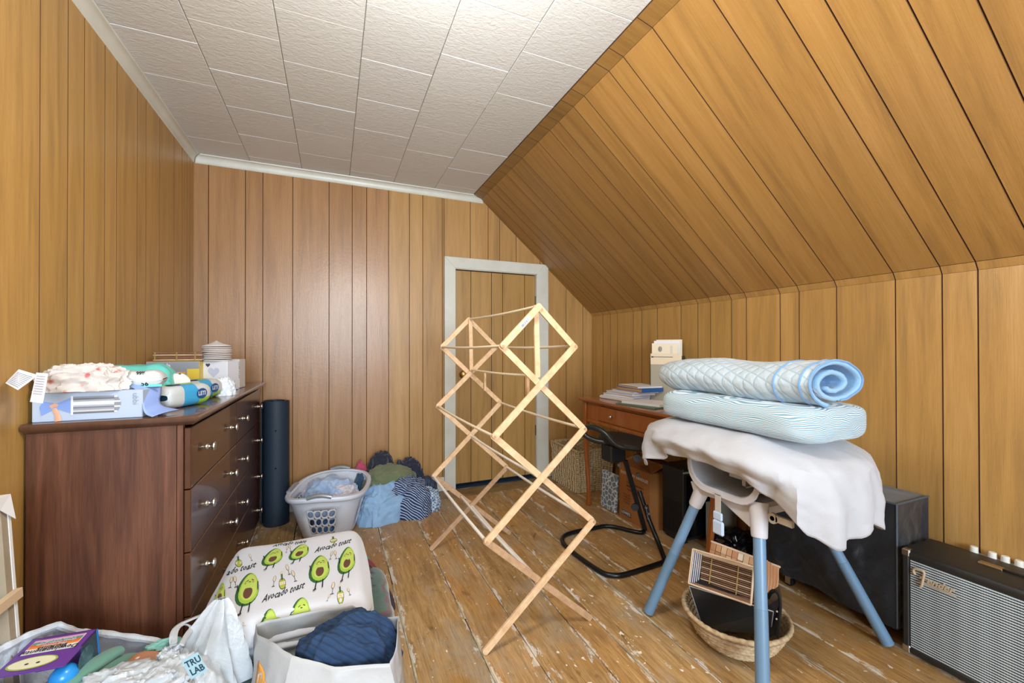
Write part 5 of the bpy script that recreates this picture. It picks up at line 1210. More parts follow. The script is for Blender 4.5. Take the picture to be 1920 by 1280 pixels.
def bagw(u, v):
    k = u * n; i = int(k) % n; f_ = k - int(k); f_ = f_
    a = rim_[i].lerp(rim_[(i + 1) % n], f_); b_ = Vector((*base_[i], .002)).lerp(Vector((*base_[(i + 1) % n], .002)), f_)
    p = b_.lerp(a, v); out = Vector((p.x, p.y - 1.27, 0)).normalized(); cr = ridge((u * 9 + v * 1.3, v * 3.1, .4), 1.2, 5)
    return p + out * (.016 * math.sin(v * PI) + (.010 * (cr - .5) * math.sin(min(1, v * 1.4) * PI * .6)))
mb = MB(); mb.grid(96, 30, bagw, cu=True); mb.build('bag_wall', M_PBAG, t, world=True, smooth=22, thick=.0015)
mb = MB(); mb.grid(96, 1, lambda u, v: bagw(u, 0) if v > .5 else Vector((0, 1.27, .002)), cu=True); mb.build('bag_bottom', M_PBAG, t, world=True)
def bandpt(s_, w_):      # diagonal band over the front left wall, s_ along, w_ across
    u = (9.05 - 1.15 * (1 - s_) * -1) / n if False else (10.6 - 3.0 * s_) / n; v = .86 - .34 * s_ - .15 * w_; p = bagw(u % 1, max(0, min(.995, v))); o_ = Vector((p.x, p.y - 1.27, 0)).normalized(); return p + o_ * .0025
mb = MB(); mb.grid(24, 4, bandpt); mb.build('orange_band', M_ORG, t, world=True, smooth=True, thick=.0006)
mb = text_mb('Chocolate Bar', 1.0, 0, 0, .01, 'LEFT', 1); xs = [p.x for p in mb.v]; mx = max(xs); mb.v = [bandpt(.02 + .9 * p.x / mx, .5 - p.y * .8) + Vector((-.0008, -.0016, 0)) for p in mb.v]; mb.build('lettering', M_LOGO, t, world=True)
def rib_mat():
    m, nt, b = mk('navy_ribbed_knit'); wv_ = nt.nodes.new('ShaderNodeTexWave'); wv_.bands_direction = 'DIAGONAL'; wv_.inputs['Scale'].default_value = 26; wv_.inputs['Distortion'].default_value = 6; wv_.inputs['Detail Scale'].default_value = .4; nt.links.new(coords(nt, (1, 1, 1), rnd=False), wv_.inputs[0])
    nt.links.new(ramp(nt, wv_.outputs['Fac'], [(.0, '#1E3350'), (.35, '#253F62')]), b.inputs['Base Color']); b.inputs['Roughness'].default_value = .95; bump(nt, b, wv_.outputs['Fac'], .3, .003); return m
solo(lump((.035, 1.305, .13), .145, .104, .225, 77, .17, 3.6, rot=.2, nu=150, nv=70, aniso=(1, 1.3, 1), fine=.006).build('sweater', rib_mat(), None, smooth=True), 'navy blue ribbed knit sweater bundled in the white paper carrier bag', 'clothing')

# ======================================================================= nappy box, grocery bag
t = thing('nappy_box', 'blue cardboard nappy box marked 96 between the plastic bag and paper bag', 'box', (-.262, 1.15, 0))
MB().cbox(-.055, .055, -.10, .12, 0, .14, .003).build('carton', plain('nappy_blue', '#1E6E9E', .5), t)
for s_, sz, dx, dy in (('96', .055, .022, .02), ('DIAPERS', .018, -.012, .02)):
    mb = text_mb(s_, sz, 0, .0003); mb.xf(Matrix.Translation((dx, dy, .1405)) @ Matrix.Rotation(-PI / 2, 4, 'Z')); mb.build('lettering', M_LOGO, t)
def film(name, col, rough=.28, trans=.25, bs=9, bst=.75, bd=.008):
    m, nt, b = mk(name); b.inputs['Base Color'].default_value = lin(col); b.inputs['Roughness'].default_value = rough; b.inputs['Subsurface Weight'].default_value = .15; b.inputs['Subsurface Radius'].default_value = (.02, .02, .02)
    v = coords(nt, (1, 1, 1)); h = mth(nt, 'ADD', nz(nt, v, bs, 6, .6, 1.5), mth(nt, 'MULTIPLY', nz(nt, v, bs * 3.2, 3, .5, 1), .4)); bump(nt, b, h, bst, bd); return m
M_FILM = film('white_film', '#BCC3C9'); M_FILM2 = film('pale_film', '#CCD5DF', .3)
t = thing('plastic_grocery_bag', 'knotted white plastic grocery bag leaning on the avocado blanket', 'bag', (-.37, 1.37, 0))
lump((.01, 0, 0), .125, .135, .32, 81, .12, 4, nu=120, nv=60, fine=.02).build('bag_body', M_FILM, t, smooth=True)
mb = MB()
def peak(u, v):
    a = 2 * PI * u; r_ = .085 * (1 - v) ** .8 + .012; return Vector((.02 + .055 * v + r_ * math.cos(a) * 1.15 * (1 + .3 * math.sin(7 * a + 4 * v)), .03 + .05 * v + r_ * math.sin(a) * .6 * (1 + .3 * math.cos(9 * a + 2 * v)), .20 + .225 * v))
mb.grid(48, 20, peak, cu=True); mb.build('gathered_neck', M_FILM, t, smooth=True)
for pts in ([at(326, 1205, 1.10), at(328, 1180, 1.14), at(345, 1168, 1.18), at(362, 1176, 1.18), at(350, 1190, 1.14), at(341, 1208, 1.10)], [at(325, 1210, 1.1), at(322, 1190, 1.12), at(332, 1172, 1.16), at(360, 1160, 1.2), at(385, 1150, 1.2)]):
    P = smooth_path(pts, 2); mb = MB(); mb.tube(P, .007, 8, flat=.35); mb.build('handle_loop', M_FILM, t, world=True, smooth=True)
mb = text_mb('TRU\nLAB', .021, 0, 0, .0006, 'CENTER'); q = at(366, 1248, .985); MT = frame(q, _r3 * .86 - _u3 * -.45, _u3 * .9 - _r3 * .4); 
MB().box(-.024, .020, -.024, .026, -.0012, -.0004).xf(MT).build('printed_patch', plain('patch_cyan', '#A9CFDD', .4), t, world=True); mb.xf(MT).build('lettering', plain('letter_navy', '#1F4254', .5), t, world=True)

# ======================================================================= big white sack with toys in the left corner
t = thing('storage_sack', 'large open white plastic sack at the lower left in front of the dresser', 'bag', (-.60, 1.36, 0))
sr = [at(-60, 1262, .93), at(0, 1218, 1.0), at(55, 1190, 1.06), at(107, 1172, 1.12), at(150, 1186, 1.16), at(190, 1187, 1.20), at(250, 1196, 1.21), at(334, 1207, 1.22), at(345, 1230, 1.12), at(338, 1275, 1.02), at(250, 1330, .93), at(80, 1350, .88), at(-60, 1330, .88)]
sb = [(-.80, 1.18), (-.80, 1.28), (-.80, 1.40), (-.80, 1.52), (-.74, 1.60), (-.68, 1.62), (-.60, 1.63), (-.50, 1.62), (-.46, 1.50), (-.46, 1.30), (-.50, 1.14), (-.62, 1.06), (-.76, 1.06)]
n2 = len(sr)
def sackw(u, v):
    k = u * n2; i = int(k) % n2; f_ = k - int(k); a = sr[i].lerp(sr[(i + 1) % n2], f_); b_ = Vector((*sb[i], .003)).lerp(Vector((*sb[(i + 1) % n2], .003)), f_); p = b_.lerp(a, v)
    o_ = Vector((p.x + .63, p.y - 1.35, 0)).normalized(); q = p + o_ * (.012 * (ridge((u * 12, v * 4, 0), 1.2, 9) - .5) * (1 if v < .98 else .3)); q.x = max(q.x, XL + .012); q.y = min(q.y, 1.685); return q
mb = MB(); mb.grid(130, 30, sackw, cu=True); mb.build('sack_wall', M_FILM2, t, world=True, smooth=True, thick=.0015)
P = [sackw(k / 120, 1) for k in range(120)]; MB().tube(P, [.009 + .004 * noise.noise(Vector((k * .3, 0, 0))) for k in range(120)], 8, closed=True).build('rolled_edge', M_FILM2, t, world=True, smooth=True)
fil = lump((-.61, 1.37, 0), .16, .22, .30, 91, .10, 4, nu=60, nv=30); solo(fil.build('white_linen', M_CWHT, None, smooth=True), 'crumpled white linen filling the large sack under the toys', 'clothing')
# purple toy box
TL, TR, BL_ = at(62, 1198, 1.06), at(183, 1178, 1.09), at(-18, 1272, .94)
ex = TR - TL; ey = BL_ - TL; MP = frame(TL, ex, ey); Wp = ex.length; Hp = (ey - ex.normalized() * ey.dot(ex.normalized())).length
shx = ey.dot(ex.normalized())
SHM = MP @ Matrix(((1, shx / Hp, 0, 0), (0, 1, 0, 0), (0, 0, 1, 0), (0, 0, 0, 1)))
t = thing('toy_box', 'purple toy box printed with coloured stripes, lying on top of the white sack', 'box', tuple(TL))
dz = -1 if (MP.to_3x3() @ Vector((0, 0, 1))).z > 0 else 1
zl, zh = sorted((0, dz * .085))
S = lambda mb: mb.xf(SHM)
M_PUR = plain('toy_purple', '#6B3E96', .4); M_TBLUE = plain('toy_blue', '#1D7FD0', .35)
S(MB().box(0, Wp, 0, Hp, min(0, dz * .003), max(0, dz * .003))).build('top_panel', M_PUR, t, world=True)
S(MB().box(Wp - .003, Wp, 0, Hp * .5, zl, zh)).build('end_panel', plain('photo_print', '#3D5566', .4, col2='#1E2A3A', nscale=20), t, world=True)
S(MB().box(Wp - .0005, Wp + .0008, 0, .006, zl, zh)).build('edge_strip', M_TBLUE, t, world=True)
S(MB().box(0, Wp, 0, .003, zl, zh)).build('back_panel', M_PUR, t, world=True)
e_ = -dz * .0008
def pr2(x0_, x1_, y0_, y1_, col, k=0): 
    z_ = e_ * (1 + k); S(MB().box(x0_ * Wp, x1_ * Wp, y0_ * Hp, y1_ * Hp, min(z_, z_ + e_ * .4), max(z_, z_ + e_ * .4))).build('printed_panel', plain('tp_' + col[1:], col, .45), t, world=True)
pr2(.10, .88, .10, .50, '#EFEDE8'); 
for k, c_ in enumerate(('#DDA3C4', '#4F9C80', '#E2693B', '#E8883F')): pr2(.11, .87, .11 + k * .062, .167 + k * .062, c_, 1)
for s_, y_, sz in (('Developmental', .46, .019), ('Benefits', .40, .019), ('Fine motor', .325, .011), ('Gross motor skills', .262, .011), ('Cause and effect', .20, .011)):
    mb = text_mb(s_, sz, 0, 0, .0003); mb.xf(Matrix.Translation((Wp * .5, Hp * y_, e_ * 4)) @ Matrix.Rotation(PI, 4, 'Z') @ Matrix.Diagonal((1, -1 if dz > 0 else 1, 1, 1))); S(mb).build('lettering', AV['ink'] if sz > .015 else M_LOGO, t, world=True)
S(MB().add([(Wp * .42 + Wp * .36 * math.cos(a), Hp * .76 + Hp * .17 * math.sin(a), e_) for a in [2 * PI * k / 30 for k in range(30)]], [tuple(range(30))])).build('printed_face_outline', plain('tp_lime', '#9CB84B', .45), t, world=True)
S(MB().add([(Wp * .42 + Wp * .33 * math.cos(a), Hp * .76 + Hp * .145 * math.sin(a), e_ * 1.6) for a in [2 * PI * k / 30 for k in range(30)]], [tuple(range(30))])).build('printed_face', plain('tp_cream', '#E7E3C0', .45), t, world=True)
for ex_ in (.36, .52): S(MB().add([(Wp * ex_ + .004 * math.cos(a), Hp * .79 + .0028 * math.sin(a), e_ * 2.4) for a in [2 * PI * k / 12 for k in range(12)]], [tuple(range(12))])).build('printed_eye', AV['ink'], t, world=True)
S(MB().lathe([(0, 0), (.030, 0)], (Wp + .0015, .055, dz * .04), 20, 'x')).build('printed_disc', plain('disc_teal', '#5B8390', .4), t, world=True)
# blue ball toy showing at the open side
c_ = at(120, 1268, 1.0)
solo(MB().lathe([(.027 * math.sin(PI * k / 12) , -.027 * math.cos(PI * k / 12)) for k in range(13)], c_, 24).build('ball', plain('blue_ball', '#2A93E0', .25, bscale=12, bstr=.3), None, smooth=True, fix=True), 'glossy bright blue ball just below the purple toy box', 'toy')
M_SAGE = plain('sage_jersey', '#5F8F80', .85, bscale=200, bstr=.2, sheen=.3)
mb = MB(); P1_ = smooth_path([at(60, 1330, .95), at(120, 1285, .99), at(170, 1250, 1.05), at(207, 1226, 1.10), at(224, 1219, 1.12)], 3)
mb.tube(P1_, [.034 - .016 * (k / len(P1_)) for k in range(len(P1_))], 16, flat=.6)
P2_ = smooth_path([at(110, 1325, .98), at(165, 1280, 1.03), at(205, 1250, 1.09), at(240, 1236, 1.13), at(262, 1236, 1.15)], 3); mb2 = MB(); mb2.tube(P2_, [.036 - .014 * (k / len(P2_)) for k in range(len(P2_))], 16, flat=.6)
t = thing('baby_leggings', 'sage green jersey baby leggings lying across the white sack beside the toy box', 'clothing', tuple(P1_[0])); mb.build('leg_sleeve', M_SAGE, t, world=True, smooth=True); mb2.build('leg_sleeve', M_SAGE, t, world=True, smooth=True)
def fox():
    m, nt, b = mk('brown_print_cloth'); v_ = nt.nodes.new('ShaderNodeTexVoronoi'); v_.inputs['Scale'].default_value = 38; nt.links.new(coords(nt, (1, 1, 1), rnd=False), v_.inputs[0]); nt.links.new(ramp(nt, v_.outputs['Distance'], [(.22, '#E3CDB8'), (.30, '#A9775A')]), b.inputs['Base Color']); b.inputs['Roughness'].default_value = .85; return m
c_ = at(268, 1252, 1.09); solo(slab(c_ - Vector((0, 0, .0)), .050, .032, .026, 0, wob(9), 40, 30, rot=-.3).build('cloth_pouch', fox(), None, smooth=True), 'small brown patterned cloth pouch on the white sack', 'pouch')
for k, (u_, v_, d_2, r_, nm, lb, mt) in enumerate(((225, 1278, 1.02, (.10, .06, .05), 'plastic_wrap', 'crumpled clear-white plastic wrap below the green leggings', M_FILM), (300, 1272, 1.04, (.07, .07, .055), 'plastic_bag', 'small crumpled white plastic bag between the leggings and the grocery bag', M_FILM), (318, 1232, 1.10, (.03, .035, .045), 'plastic_knot', 'twisted white plastic knot behind the brown pouch', M_FILM), (308, 1208, 1.16, (.045, .02, .02), 'muslin', 'teal muslin corner at the back rim of the white sack', plain('teal_cloth', '#7FB5AC', .85)))):
    q = at(u_, v_, d_2); solo(lump(q - Vector((0, 0, r_[2] * .6)), *r_, 100 + k, .25, 6, nu=60, nv=30, fine=.08).build(nm, mt, None, smooth=True), lb, 'cloth' if k == 3 else 'plastic bag')

# ======================================================================= stretched canvas
t = thing('stretched_canvas', 'large white artist canvas seen from the back, leaning on the left wall', 'canvas', (-.72, 1.08, 0))
MC = frame((-.715, 1.452, 0), (0, -1, 0), (-.045, 0, .78)); Hc = .785      # x: towards the camera, y: up, z: out of the wall side
zc = 1 if (MC.to_3x3() @ Vector((0, 0, 1))).x > 0 else -1
Cx = lambda mb: mb.xf(MC)
M_CANV = plain('primed_canvas', '#CBD3DE', .8, bscale=300, bstr=.2); M_STR = plain('stretcher_wood', '#A89A86', .7, col2='#94866F', nscale=6); M_STRL = plain('pale_brace', '#CDB291', .6)
Cx(MB().box(.0, .78, 0, Hc, min(0, -zc * .004), max(0, -zc * .004))).build('canvas', M_CANV, t, world=True)
for a in ((.006, .030, .0, Hc), (.75, .774, 0, Hc)): Cx(MB().cbox(a[0], a[1], a[2], a[3], *sorted((0, zc * .018)), .001)).build('stretcher_bar', M_STR, t, world=True)
for a in ((.006, .774, Hc - .045, Hc), (.006, .774, 0, .045)): Cx(MB().cbox(a[0], a[1], a[2], a[3], *sorted((0, zc * .0175)), .001)).build('stretcher_bar', M_STR, t, world=True)
Cx(MB().cbox(.004, .776, .528, .552, *sorted((zc * .018, zc * .034)), .001)).build('cross_brace', M_STRL, t, world=True)
M_CFOLD = plain('canvas_fold', '#E2E3E4', .75)
Cx(MB().box(-.0015, .008, 0, Hc, *sorted((-zc * .005, zc * .0195)))).build('folded_edge', M_CFOLD, t, world=True)
mb = MB(); z1 = zc * .0205
mb.prism([MC @ Vector(p) for p in ((-.002, Hc + .002, z1), (.09, Hc + .002, z1), (.30, Hc + .002, z1), (.78, Hc + .002, z1), (.78, Hc - .034, z1), (.20, Hc - .033, z1), (.10, Hc - .030, z1), (.036, Hc - .026, z1), (-.002, Hc - .062, z1 + zc * .006))], MC.to_3x3() @ Vector((0, 0, zc * .0012))); mb.build('folded_corner', M_CFOLD, t, world=True, fix=True)
mb = MB(); mb.box(-.002, .78, Hc, Hc + .002, *sorted((-zc * .005, zc * .021))); Cx(mb).build('folded_edge', M_CFOLD, t, world=True)

# ======================================================================= things on the dresser
Z0 = TOPZ + .0005
t = thing('pail_box', 'white box picturing a steel diaper pail on the near end of the dresser', 'box', (-.69, 1.765, Z0))
MB().cbox(-.13, .13, -.065, .065, 0, .088, .002).build('carton', plain('carton_paleblue', '#B2C2D8', .4), t)
yF = -.0662
def P_(x0_, x1_, z0_, z1_, col, k=0, nm='printed_panel'): return MB().box(x0_, x1_, yF - .0003 * (k + 1), yF - .0003 * k, z0_, z1_).build(nm, plain('pb_' + col[1:], col, .35), t)
for k, c_ in enumerate(('#8D9099', '#6C7079', '#A3A8B2', '#D9DDE4', '#E9ECF1', '#AEB4BF', '#7B808B', '#9BA0AA', '#C3C7CE', '#6B6F78')): P_(-.038, .062, .073 - k * .0052 - .0052, .073 - k * .0052, c_)
for k in range(10):
    x_ = .062 + .010 * math.sin(PI * (k + .5) / 10); P_(.060, x_ + .004, .073 - k * .0052 - .0052, .073 - k * .0052, '#8A8F99' if k % 3 else '#D3D7DD', 1)
P_(-.042, -.037, .018, .076, '#E3E8F0', 1)
mb = MB(); mb.add([(-.042, yF - .0008, .070), (-.042, yF - .0008, .024), (-.075, yF - .0008, .040), (-.108, yF - .0008, .020), (-.112, yF - .0008, .045), (-.104, yF - .0008, .062), (-.075, yF - .0008, .054)], [tuple(range(7))]); mb.build('printed_bag', plain('pb_blue', '#7F9FE0', .4), t)
M_SKIN = plain('pb_skin', '#D9A88C', .5); mb = MB(); mb.tube([(-.070, yF - .0006, .001), (-.073, yF - .0006, .022), (-.080, yF - .0006, .040)], [.008, .0065, .006], 8, flat=.12, up0=(0, 1, 0)); mb.tube([(-.088, yF - .0006, .044), (-.079, yF - .0006, .050), (-.072, yF - .0006, .047)], .006, 8, flat=.12, up0=(0, 1, 0)); mb.build('printed_hand', M_SKIN, t, smooth=True)
mb = text_mb('ubbi', .022); mb.xf(Matrix.Translation((.112, yF - .0006, .060)) @ Matrix.Rotation(PI / 2, 4, 'X') @ Matrix.Rotation(-PI / 2, 4, 'Z')); mb.build('lettering', plain('pb_grey', '#8D97A8', .5), t)
mb = MB(); rowsF = [((243, 724), (302, 706), 1.36, 1.46), ((256, 730), (304, 722), 1.35, 1.45), ((264, 742), (303, 738), 1.35, 1.43), ((267, 758), (299, 750), 1.34, 1.42), ((271, 776), (305, 761), 1.335, 1.42), ((285, 781), (336, 767), 1.33, 1.42)]
Lp = [at(*a, d) for a, b_, d, e in rowsF]; Rp = [at(*b_, e) for a, b_, d, e in rowsF]
L2, R2 = smooth_path(Lp, 2), smooth_path(Rp, 2); nn = len(L2)
def flapf(u, v): 
    i = int(round(u * (nn - 1))); p = L2[i].lerp(R2[i], v); p.z = max(p.z, Z0 + .001); return p + Vector((0, 0, .003 * math.sin(v * PI)))
mb.grid(nn - 1, 8, flapf); solo(mb.build('tissue_sheet', plain('periwinkle_paper', '#90A9E3', .6, bscale=20, bstr=.25), None, smooth=True, thick=.0012), 'periwinkle blue paper sheet draping off the right end of the pail box', 'paper')
def floral():
    m, nt, b = mk('floral_cotton'); v = coords(nt, (1, 1, 1), rnd=False); v_ = nt.nodes.new('ShaderNodeTexVoronoi'); v_.inputs['Scale'].default_value = 26; nt.links.new(v, v_.inputs[0]); g = nz(nt, v, 60, 2)
    f_ = mth(nt, 'ADD', v_.outputs['Distance'], mth(nt, 'MULTIPLY', g, .5)); nt.links.new(ramp(nt, f_, [(.36, '#C46F6C'), (.44, '#CDA097'), (.50, '#C9C2BE'), (.8, '#CFCAC7')]), b.inputs['Base Color']); b.inputs['Roughness'].default_value = .85; return m
t = thing('baby_romper', 'crumpled white floral baby romper with paper care tags on the pail box', 'clothing', (-.715, 1.745, Z0 + .0885))
lump((0, .0, 0), .108, .068, .074, 121, .20, 6, nu=130, nv=56, aniso=(1.2, 1.6, 1)).build('garment', floral(), t, smooth=True)
M_TAG = plain('care_tag', '#E3E4EA', .7)
for nm, P in (('care_tag', [at(10, 718, 1.14), at(35, 692, 1.16), at(72, 703, 1.16), at(33, 731, 1.13)]), ('hang_tag', [at(68, 698, 1.15), at(90, 700, 1.15), at(80, 756, 1.125), at(56, 753, 1.125)])):
    n_ = (P[1] - P[0]).cross(P[3] - P[0]).normalized() * .0008; MB().prism(P, n_).build(nm, M_TAG, t, world=True, fix=True)
    if n_.y > 0: n_ = -n_
    mb = MB()
    for k in range(9 if nm == 'care_tag' else 8):
        f_ = .12 + .085 * k
        if nm == 'care_tag': a, b_ = P[0].lerp(P[1], f_).lerp(P[3].lerp(P[2], f_), .08), P[0].lerp(P[1], f_).lerp(P[3].lerp(P[2], f_), .9)
        else: a, b_ = P[0].lerp(P[3], f_).lerp(P[1].lerp(P[2], f_), .15), P[0].lerp(P[3], f_).lerp(P[1].lerp(P[2], f_), .85)
        mb.tube([a + n_ * 1.6, b_ + n_ * 1.6], .0005, 4)
    mb.build('printed_lines', plain('tag_ink', '#6F7480', .7), t, world=True)
# packs ----------------------------------------------------------------
M_TEAL = plain('teal_film', '#67CFC6', .3, bscale=22, bstr=.35, bdist=.006); M_WFILM = plain('white_pack_film', '#C8CDCF', .3, bscale=22, bstr=.3, bdist=.006)
def pack(name, label, c, hx, hy, hz, rot, mat, seed, group=None):
    t_ = thing(name, label, 'wipes', (c[0], c[1], c[2]), rot, group)
    def fnz(x, y, z): return Vector((0, 0, .10 * hz * noise.noise(Vector((x * 22, y * 22, seed))))) + Vector((.02 * noise.noise(Vector((y * 40, z * 40, seed))) * hx, 0, 0)) * 1
    mb = MB()
    def fn(u, v):
        s_ = (u - .5) * 2; a = 2 * PI * v; e = min(1, (1 - abs(s_) ** 5) ** .5 + .06); q = 3.0; ca, sa = math.cos(a), math.sin(a); r_ = (abs(ca) ** q + abs(sa) ** q) ** (-1 / q)
        crimp = 1 + (.06 * math.sin(a * 11 + seed) * abs(s_) ** 4); y, z = r_ * ca * hy * (.75 + .25 * e) * crimp, r_ * sa * hz * e * crimp; x = s_ * hx
        return Vector((x, y, hz + z)) + fnz(x, y, z)
    mb.grid(40, 40, fn, cv=True); o = mb.build('film_pack', mat, t_, smooth=True); return t_
t = pack('wipes_pack', 'teal pack of baby wipes lying between the romper and the taller teal pack', (-.705, 1.93, Z0), .118, .055, .068, .05, M_TEAL, 1)
MB().add([(.02 * math.cos(a) - .05, .05 * 0 - .045 + .012 * math.sin(a), .1455) for a in [2 * PI * k / 16 for k in range(16)]], [tuple(range(16))]).build('printed_dot', plain('teal_dark', '#1F6E6E', .4), t)
t = pack('wipes_pack', 'taller teal pack of baby wipes furthest back beside the left wall', (-.70, 2.06, Z0), .125, .06, .078, .02, M_TEAL, 4)
def marks():
    m, nt, b = mk('patterned_film'); v_ = nt.nodes.new('ShaderNodeTexVoronoi'); v_.inputs['Scale'].default_value = 60; nt.links.new(coords(nt, (1, 1, .6), rnd=False), v_.inputs[0]); nt.links.new(ramp(nt, v_.outputs['Distance'], [(.24, '#2F4A45'), (.30, '#E6EAE6')]), b.inputs['Base Color']); b.inputs['Roughness'].default_value = .35; return m
t = pack('wipes_pack', 'white wipes pack with small dark printed figures at the right end of the teal packs', (-.595, 2.10, Z0), .055, .045, .060, -.9, marks(), 7)
t = pack('wipes_pack', 'white wipes pack numbered 56 lying on the pail box', (-.618, 1.785, Z0 + .0885), .090, .036, .029, .03, M_WFILM, 9)
for s_, sz, dx, dz_ in (('A', .032, -.045, .030), ('56', .020, .045, .014), ('99%', .014, .035, .050)):
    mb = text_mb(s_, sz, 0, 0, .0006); mb.xf(Matrix.Translation((dx, -.0352, dz_)) @ Matrix.Rotation(PI / 2, 4, 'X')); mb.build('lettering', AV['ink'], t)
MB().box(-.09, .09, -.0345, -.030, .004, .012).build('teal_band', M_TEAL, t)
def dpack(label, c, rot, L_, txt):
    t_ = thing('diaper_pack', label, 'diapers', c, rot, 'blue and green diaper packs on the dresser')
    hx, hy, hz = L_ / 2, .052, .043; mb = MB()
    def fn(u, v):
        s_ = (u - .5) * 2; a = 2 * PI * v; e = (1 - abs(s_) ** 6) ** .4; q = 3.4; ca, sa = math.cos(a), math.sin(a); r_ = (abs(ca) ** q + abs(sa) ** q) ** (-1 / q)
        return Vector((s_ * hx, r_ * ca * hy * (.8 + .2 * e), hz + r_ * sa * hz * (.25 + .75 * e) + .002 * noise.noise(Vector((s_ * 5, a, c[1])))))
    mb.grid(36, 40, fn, cv=True); ms = []
    for i in range(36):
        for j in range(40):
            s_ = (i + .5) / 36; a = (j + .5) / 40; k_ = 0
            if .30 < s_ < .52 + .25 * a: k_ = 1
            if .22 < a < .32 and .15 < s_ < .72: k_ = 2
            if .55 < a < .70 and s_ > .66: k_ = 2
            ms.append(k_)
    mb.m = ms; mb.build('film_pack', [M_WFILM, plain('pack_cyan', '#3FA6DA', .3), plain('pack_green', '#9ACB4C', .3), plain('pack_navy', '#1E4E8C', .3)], t_, smooth=True)
    for (dx, dy, dz_, rx_, sz) in ((-.055, -.020, .0875, 0, .030), (.045, -.0535, .045, PI / 2, .036)):
        Mx = Matrix.Translation((dx, dy, dz_)) @ Matrix.Rotation(rx_, 4, 'X'); o = MB().add([(.028 * math.cos(a) , .020 * math.sin(a), .0) for a in [2 * PI * k / 20 for k in range(20)]], [tuple(range(20))]); o.xf(Mx).build('logo_disc', plain('pack_navy', '#1E4E8C', .3), t_)
        mb = text_mb('LETI', sz * .62, 0, 0, .0008); mb.xf(Mx @ Matrix.Translation((0, 0, .0008))).build('lettering', M_LOGO, t_)
    return t_
dpack('nearer blue and green diaper pack by the dresser front edge', (-.535, 1.955, Z0), math.radians(68), .215, '')
dpack('farther blue and green diaper pack in front of the white heart box', (-.545, 2.20, Z0), math.radians(72), .225, '')
def cbx(name, label, c, sx, sy, sz, rot, mat, bev=.002):
    t_ = thing(name, label, 'box', c, rot); MB().cbox(-sx / 2, sx / 2, -sy / 2, sy / 2, 0, sz, bev).build('carton', mat, t_); return t_
t = cbx('pump_box', 'grey and yellow breast pump box at the back of the dresser top', (-.715, 2.575, Z0), .21, .10, .155, 0, plain('box_yellow', '#E0C23E', .4))
F = lambda a, b_, c_, d_2, col, k=0: MB().box(a, b_, -.0502 - .0003 * (k + 1), -.0502 - .0003 * k, c_, d_2).build('printed_panel', plain('mb_' + col[1:], col, .4), t)
F(-.104, .104, .118, .154, '#8D939C'); F(-.104, .055, .075, .118, '#8D939C'); F(-.06, .045, .0, .095, '#6D7F84', 1); F(-.06, .0, .0, .090, '#1F6E8A', 2); F(-.065, .048, .093, .104, '#E39A4B', 2)
mb = text_mb('medela', .024, 0, 0, .0005); mb.xf(Matrix.Translation((-.045, -.0512, .136)) @ Matrix.Rotation(PI / 2, 4, 'X')); mb.build('lettering', M_PAPER, t)
t = thing('bamboo_tray', 'small brown bamboo-stick tray on top of the yellow pump box', 'tray', (-.70, 2.585, Z0 + .156))
for k in range(4):
    for yy_ in (-.045, .045): MB().tube([(-.095, yy_, .006 + k * .012), (.095, yy_, .006 + k * .012)], .0032, 6).build('stick', M_BAMD if k % 2 else M_BAM, t, smooth=True)
    for xx in (-.095, .095): MB().tube([(xx, -.045, .006 + k * .012), (xx, .045, .006 + k * .012)], .0032, 6).build('stick', M_BAMD if k % 2 else M_BAM, t, smooth=True)
MB().box(-.095, .095, -.045, .045, .0, .003).build('tray_floor', M_BAMD, t)
for xx in (-.09, -.005, .07):
    mb = MB()
    for k in range(8): mb.lathe([(0, -.0028), (.003, -.0015), (.0036, 0), (.003, .0015), (0, .0028)], (xx, -.0485, .004 + k * .0055), 6)
    mb.build('beaded_binding', M_BEAD, t)
t = cbx('heart_box', 'white carton with a grey heart print under the stack of nursing pads', (-.545, 2.625, Z0), .135, .10, .153, math.radians(-20), plain('carton_white', '#E3E7F2', .45))
H = []
for k in range(40):
    a = 2 * PI * k / 40; H.append((.0018 * 16 * math.sin(a) ** 3, -.0512, .098 + .0018 * (13 * math.cos(a) - 5 * math.cos(2 * a) - 2 * math.cos(3 * a) - math.cos(4 * a))))
MB().add([(0, -.0512, .095)] + H, [(0, 1 + i, 1 + (i + 1) % 40) for i in range(40)]).build('printed_heart', plain('heart_grey', '#C3CBE3', .5), t)
MB().add([(p[0] * .38 - .028, -.0516, .098 + (p[2] - .098) * .38 + .035) for p in H], [tuple(range(40))]).build('printed_logo', plain('logo_dark', '#3C4560', .5), t)
mb = text_mb('100 PADS', .006); mb.xf(Matrix.Translation((.0, -.0515, .060)) @ Matrix.Rotation(PI / 2, 4, 'X')); mb.build('lettering', AV['ink'], t)
for (dx, dz_, r_) in ((.012, .046, .008), (.028, .036, .008)): MB().tube([(dx + r_ * math.cos(2 * PI * k / 14), -.0513, dz_ + 1.3 * r_ * math.sin(2 * PI * k / 14)) for k in range(14)], .0007, 4, closed=True).build('printed_figure', plain('fig_grey', '#8D93A6', .5), t)
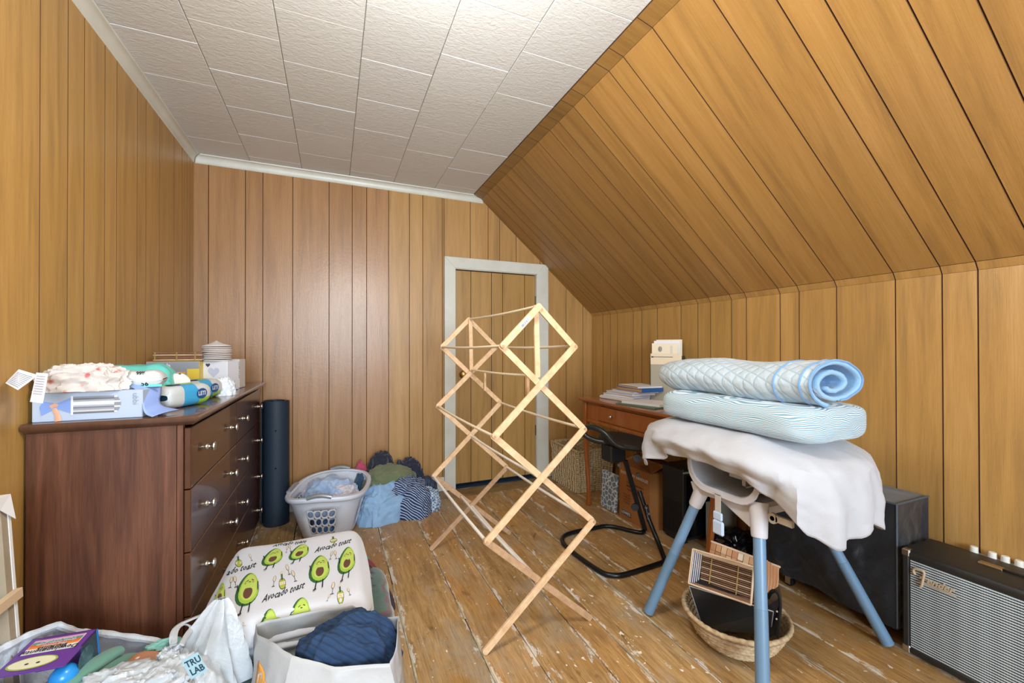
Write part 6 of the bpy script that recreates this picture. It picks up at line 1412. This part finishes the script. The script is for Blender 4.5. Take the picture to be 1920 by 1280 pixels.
t = cbx('small_carton', 'white carton with dark side lettering just behind the heart box', (-.52, 2.76, Z0), .11, .09, .158, math.radians(-8), plain('carton_cream', '#DAD6D6', .5))
mb = text_mb('SOFT CARE', .018); mb.xf(Matrix.Translation((.048, -.0462, .10)) @ Matrix.Rotation(PI / 2, 4, 'X') @ Matrix.Rotation(-PI / 2, 4, 'Z')); mb.build('lettering', AV['ink'], t)
M_PAD2 = plain('nursing_pad', '#CFC9C7', .8); zc_ = Z0 + .1535
for k in range(9):
    top_ = k == 8; r_ = .064 + .002 * (k % 2)
    prof_ = [(0, 0), (r_ * .9, 0), (r_, .0018), (r_ * 1.005, .004), (r_ * .97, .0068)] + ([(r_ * .5, .016), (.004, .030), (0, .034)] if top_ else [(0, .0075)])
    o = MB().lathe(prof_, (0, 0, 0), 36).build('nursing_pad', M_PAD2, None, smooth=50, fix=True); o.location = (-.556 + R.uniform(-.003, .003), 2.62 + R.uniform(-.003, .003), zc_ + k * .0092)
    o.rotation_euler = (R.uniform(-.02, .02), R.uniform(-.02, .02), k)
    o['label'] = 'topmost cone-shaped cloth pad of the stack on the heart box' if top_ else ('lowest flat cloth pad of the stack, resting on the heart box' if k == 0 else 'flat round off-white cloth pad in the middle of the stack on the heart box'); o['category'] = 'nursing pad'; o['group'] = 'stack of nursing pads'
solo(lump((-.468, 2.345, Z0), .042, .05, .075, 141, .22, 6, nu=50, nv=26, fine=.06).build('plastic_pouch', film('clear_pouch', '#DDE5EE', .2), None, smooth=True), 'crumpled clear-white plastic pouch beside the farther diaper pack', 'pouch')
t = thing('pacifier', 'small teal and white pacifier on the far end of the dresser top', 'pacifier', (-.56, 3.05, Z0))
MB().lathe([(0, 0), (.022, .001), (.024, .006), (.018, .010), (0, .011)], (0, 0, 0), 20, sx=1.3).build('shield', plain('pacifier_white', '#E5EEEE', .3), t, smooth=True)
MB().tube([(.016 * math.cos(2 * PI * k / 20) + .03, .012 * math.sin(2 * PI * k / 20), .010) for k in range(20)], .003, 6, closed=True).build('ring', plain('pacifier_teal', '#5BB5B8', .3), t, smooth=True)
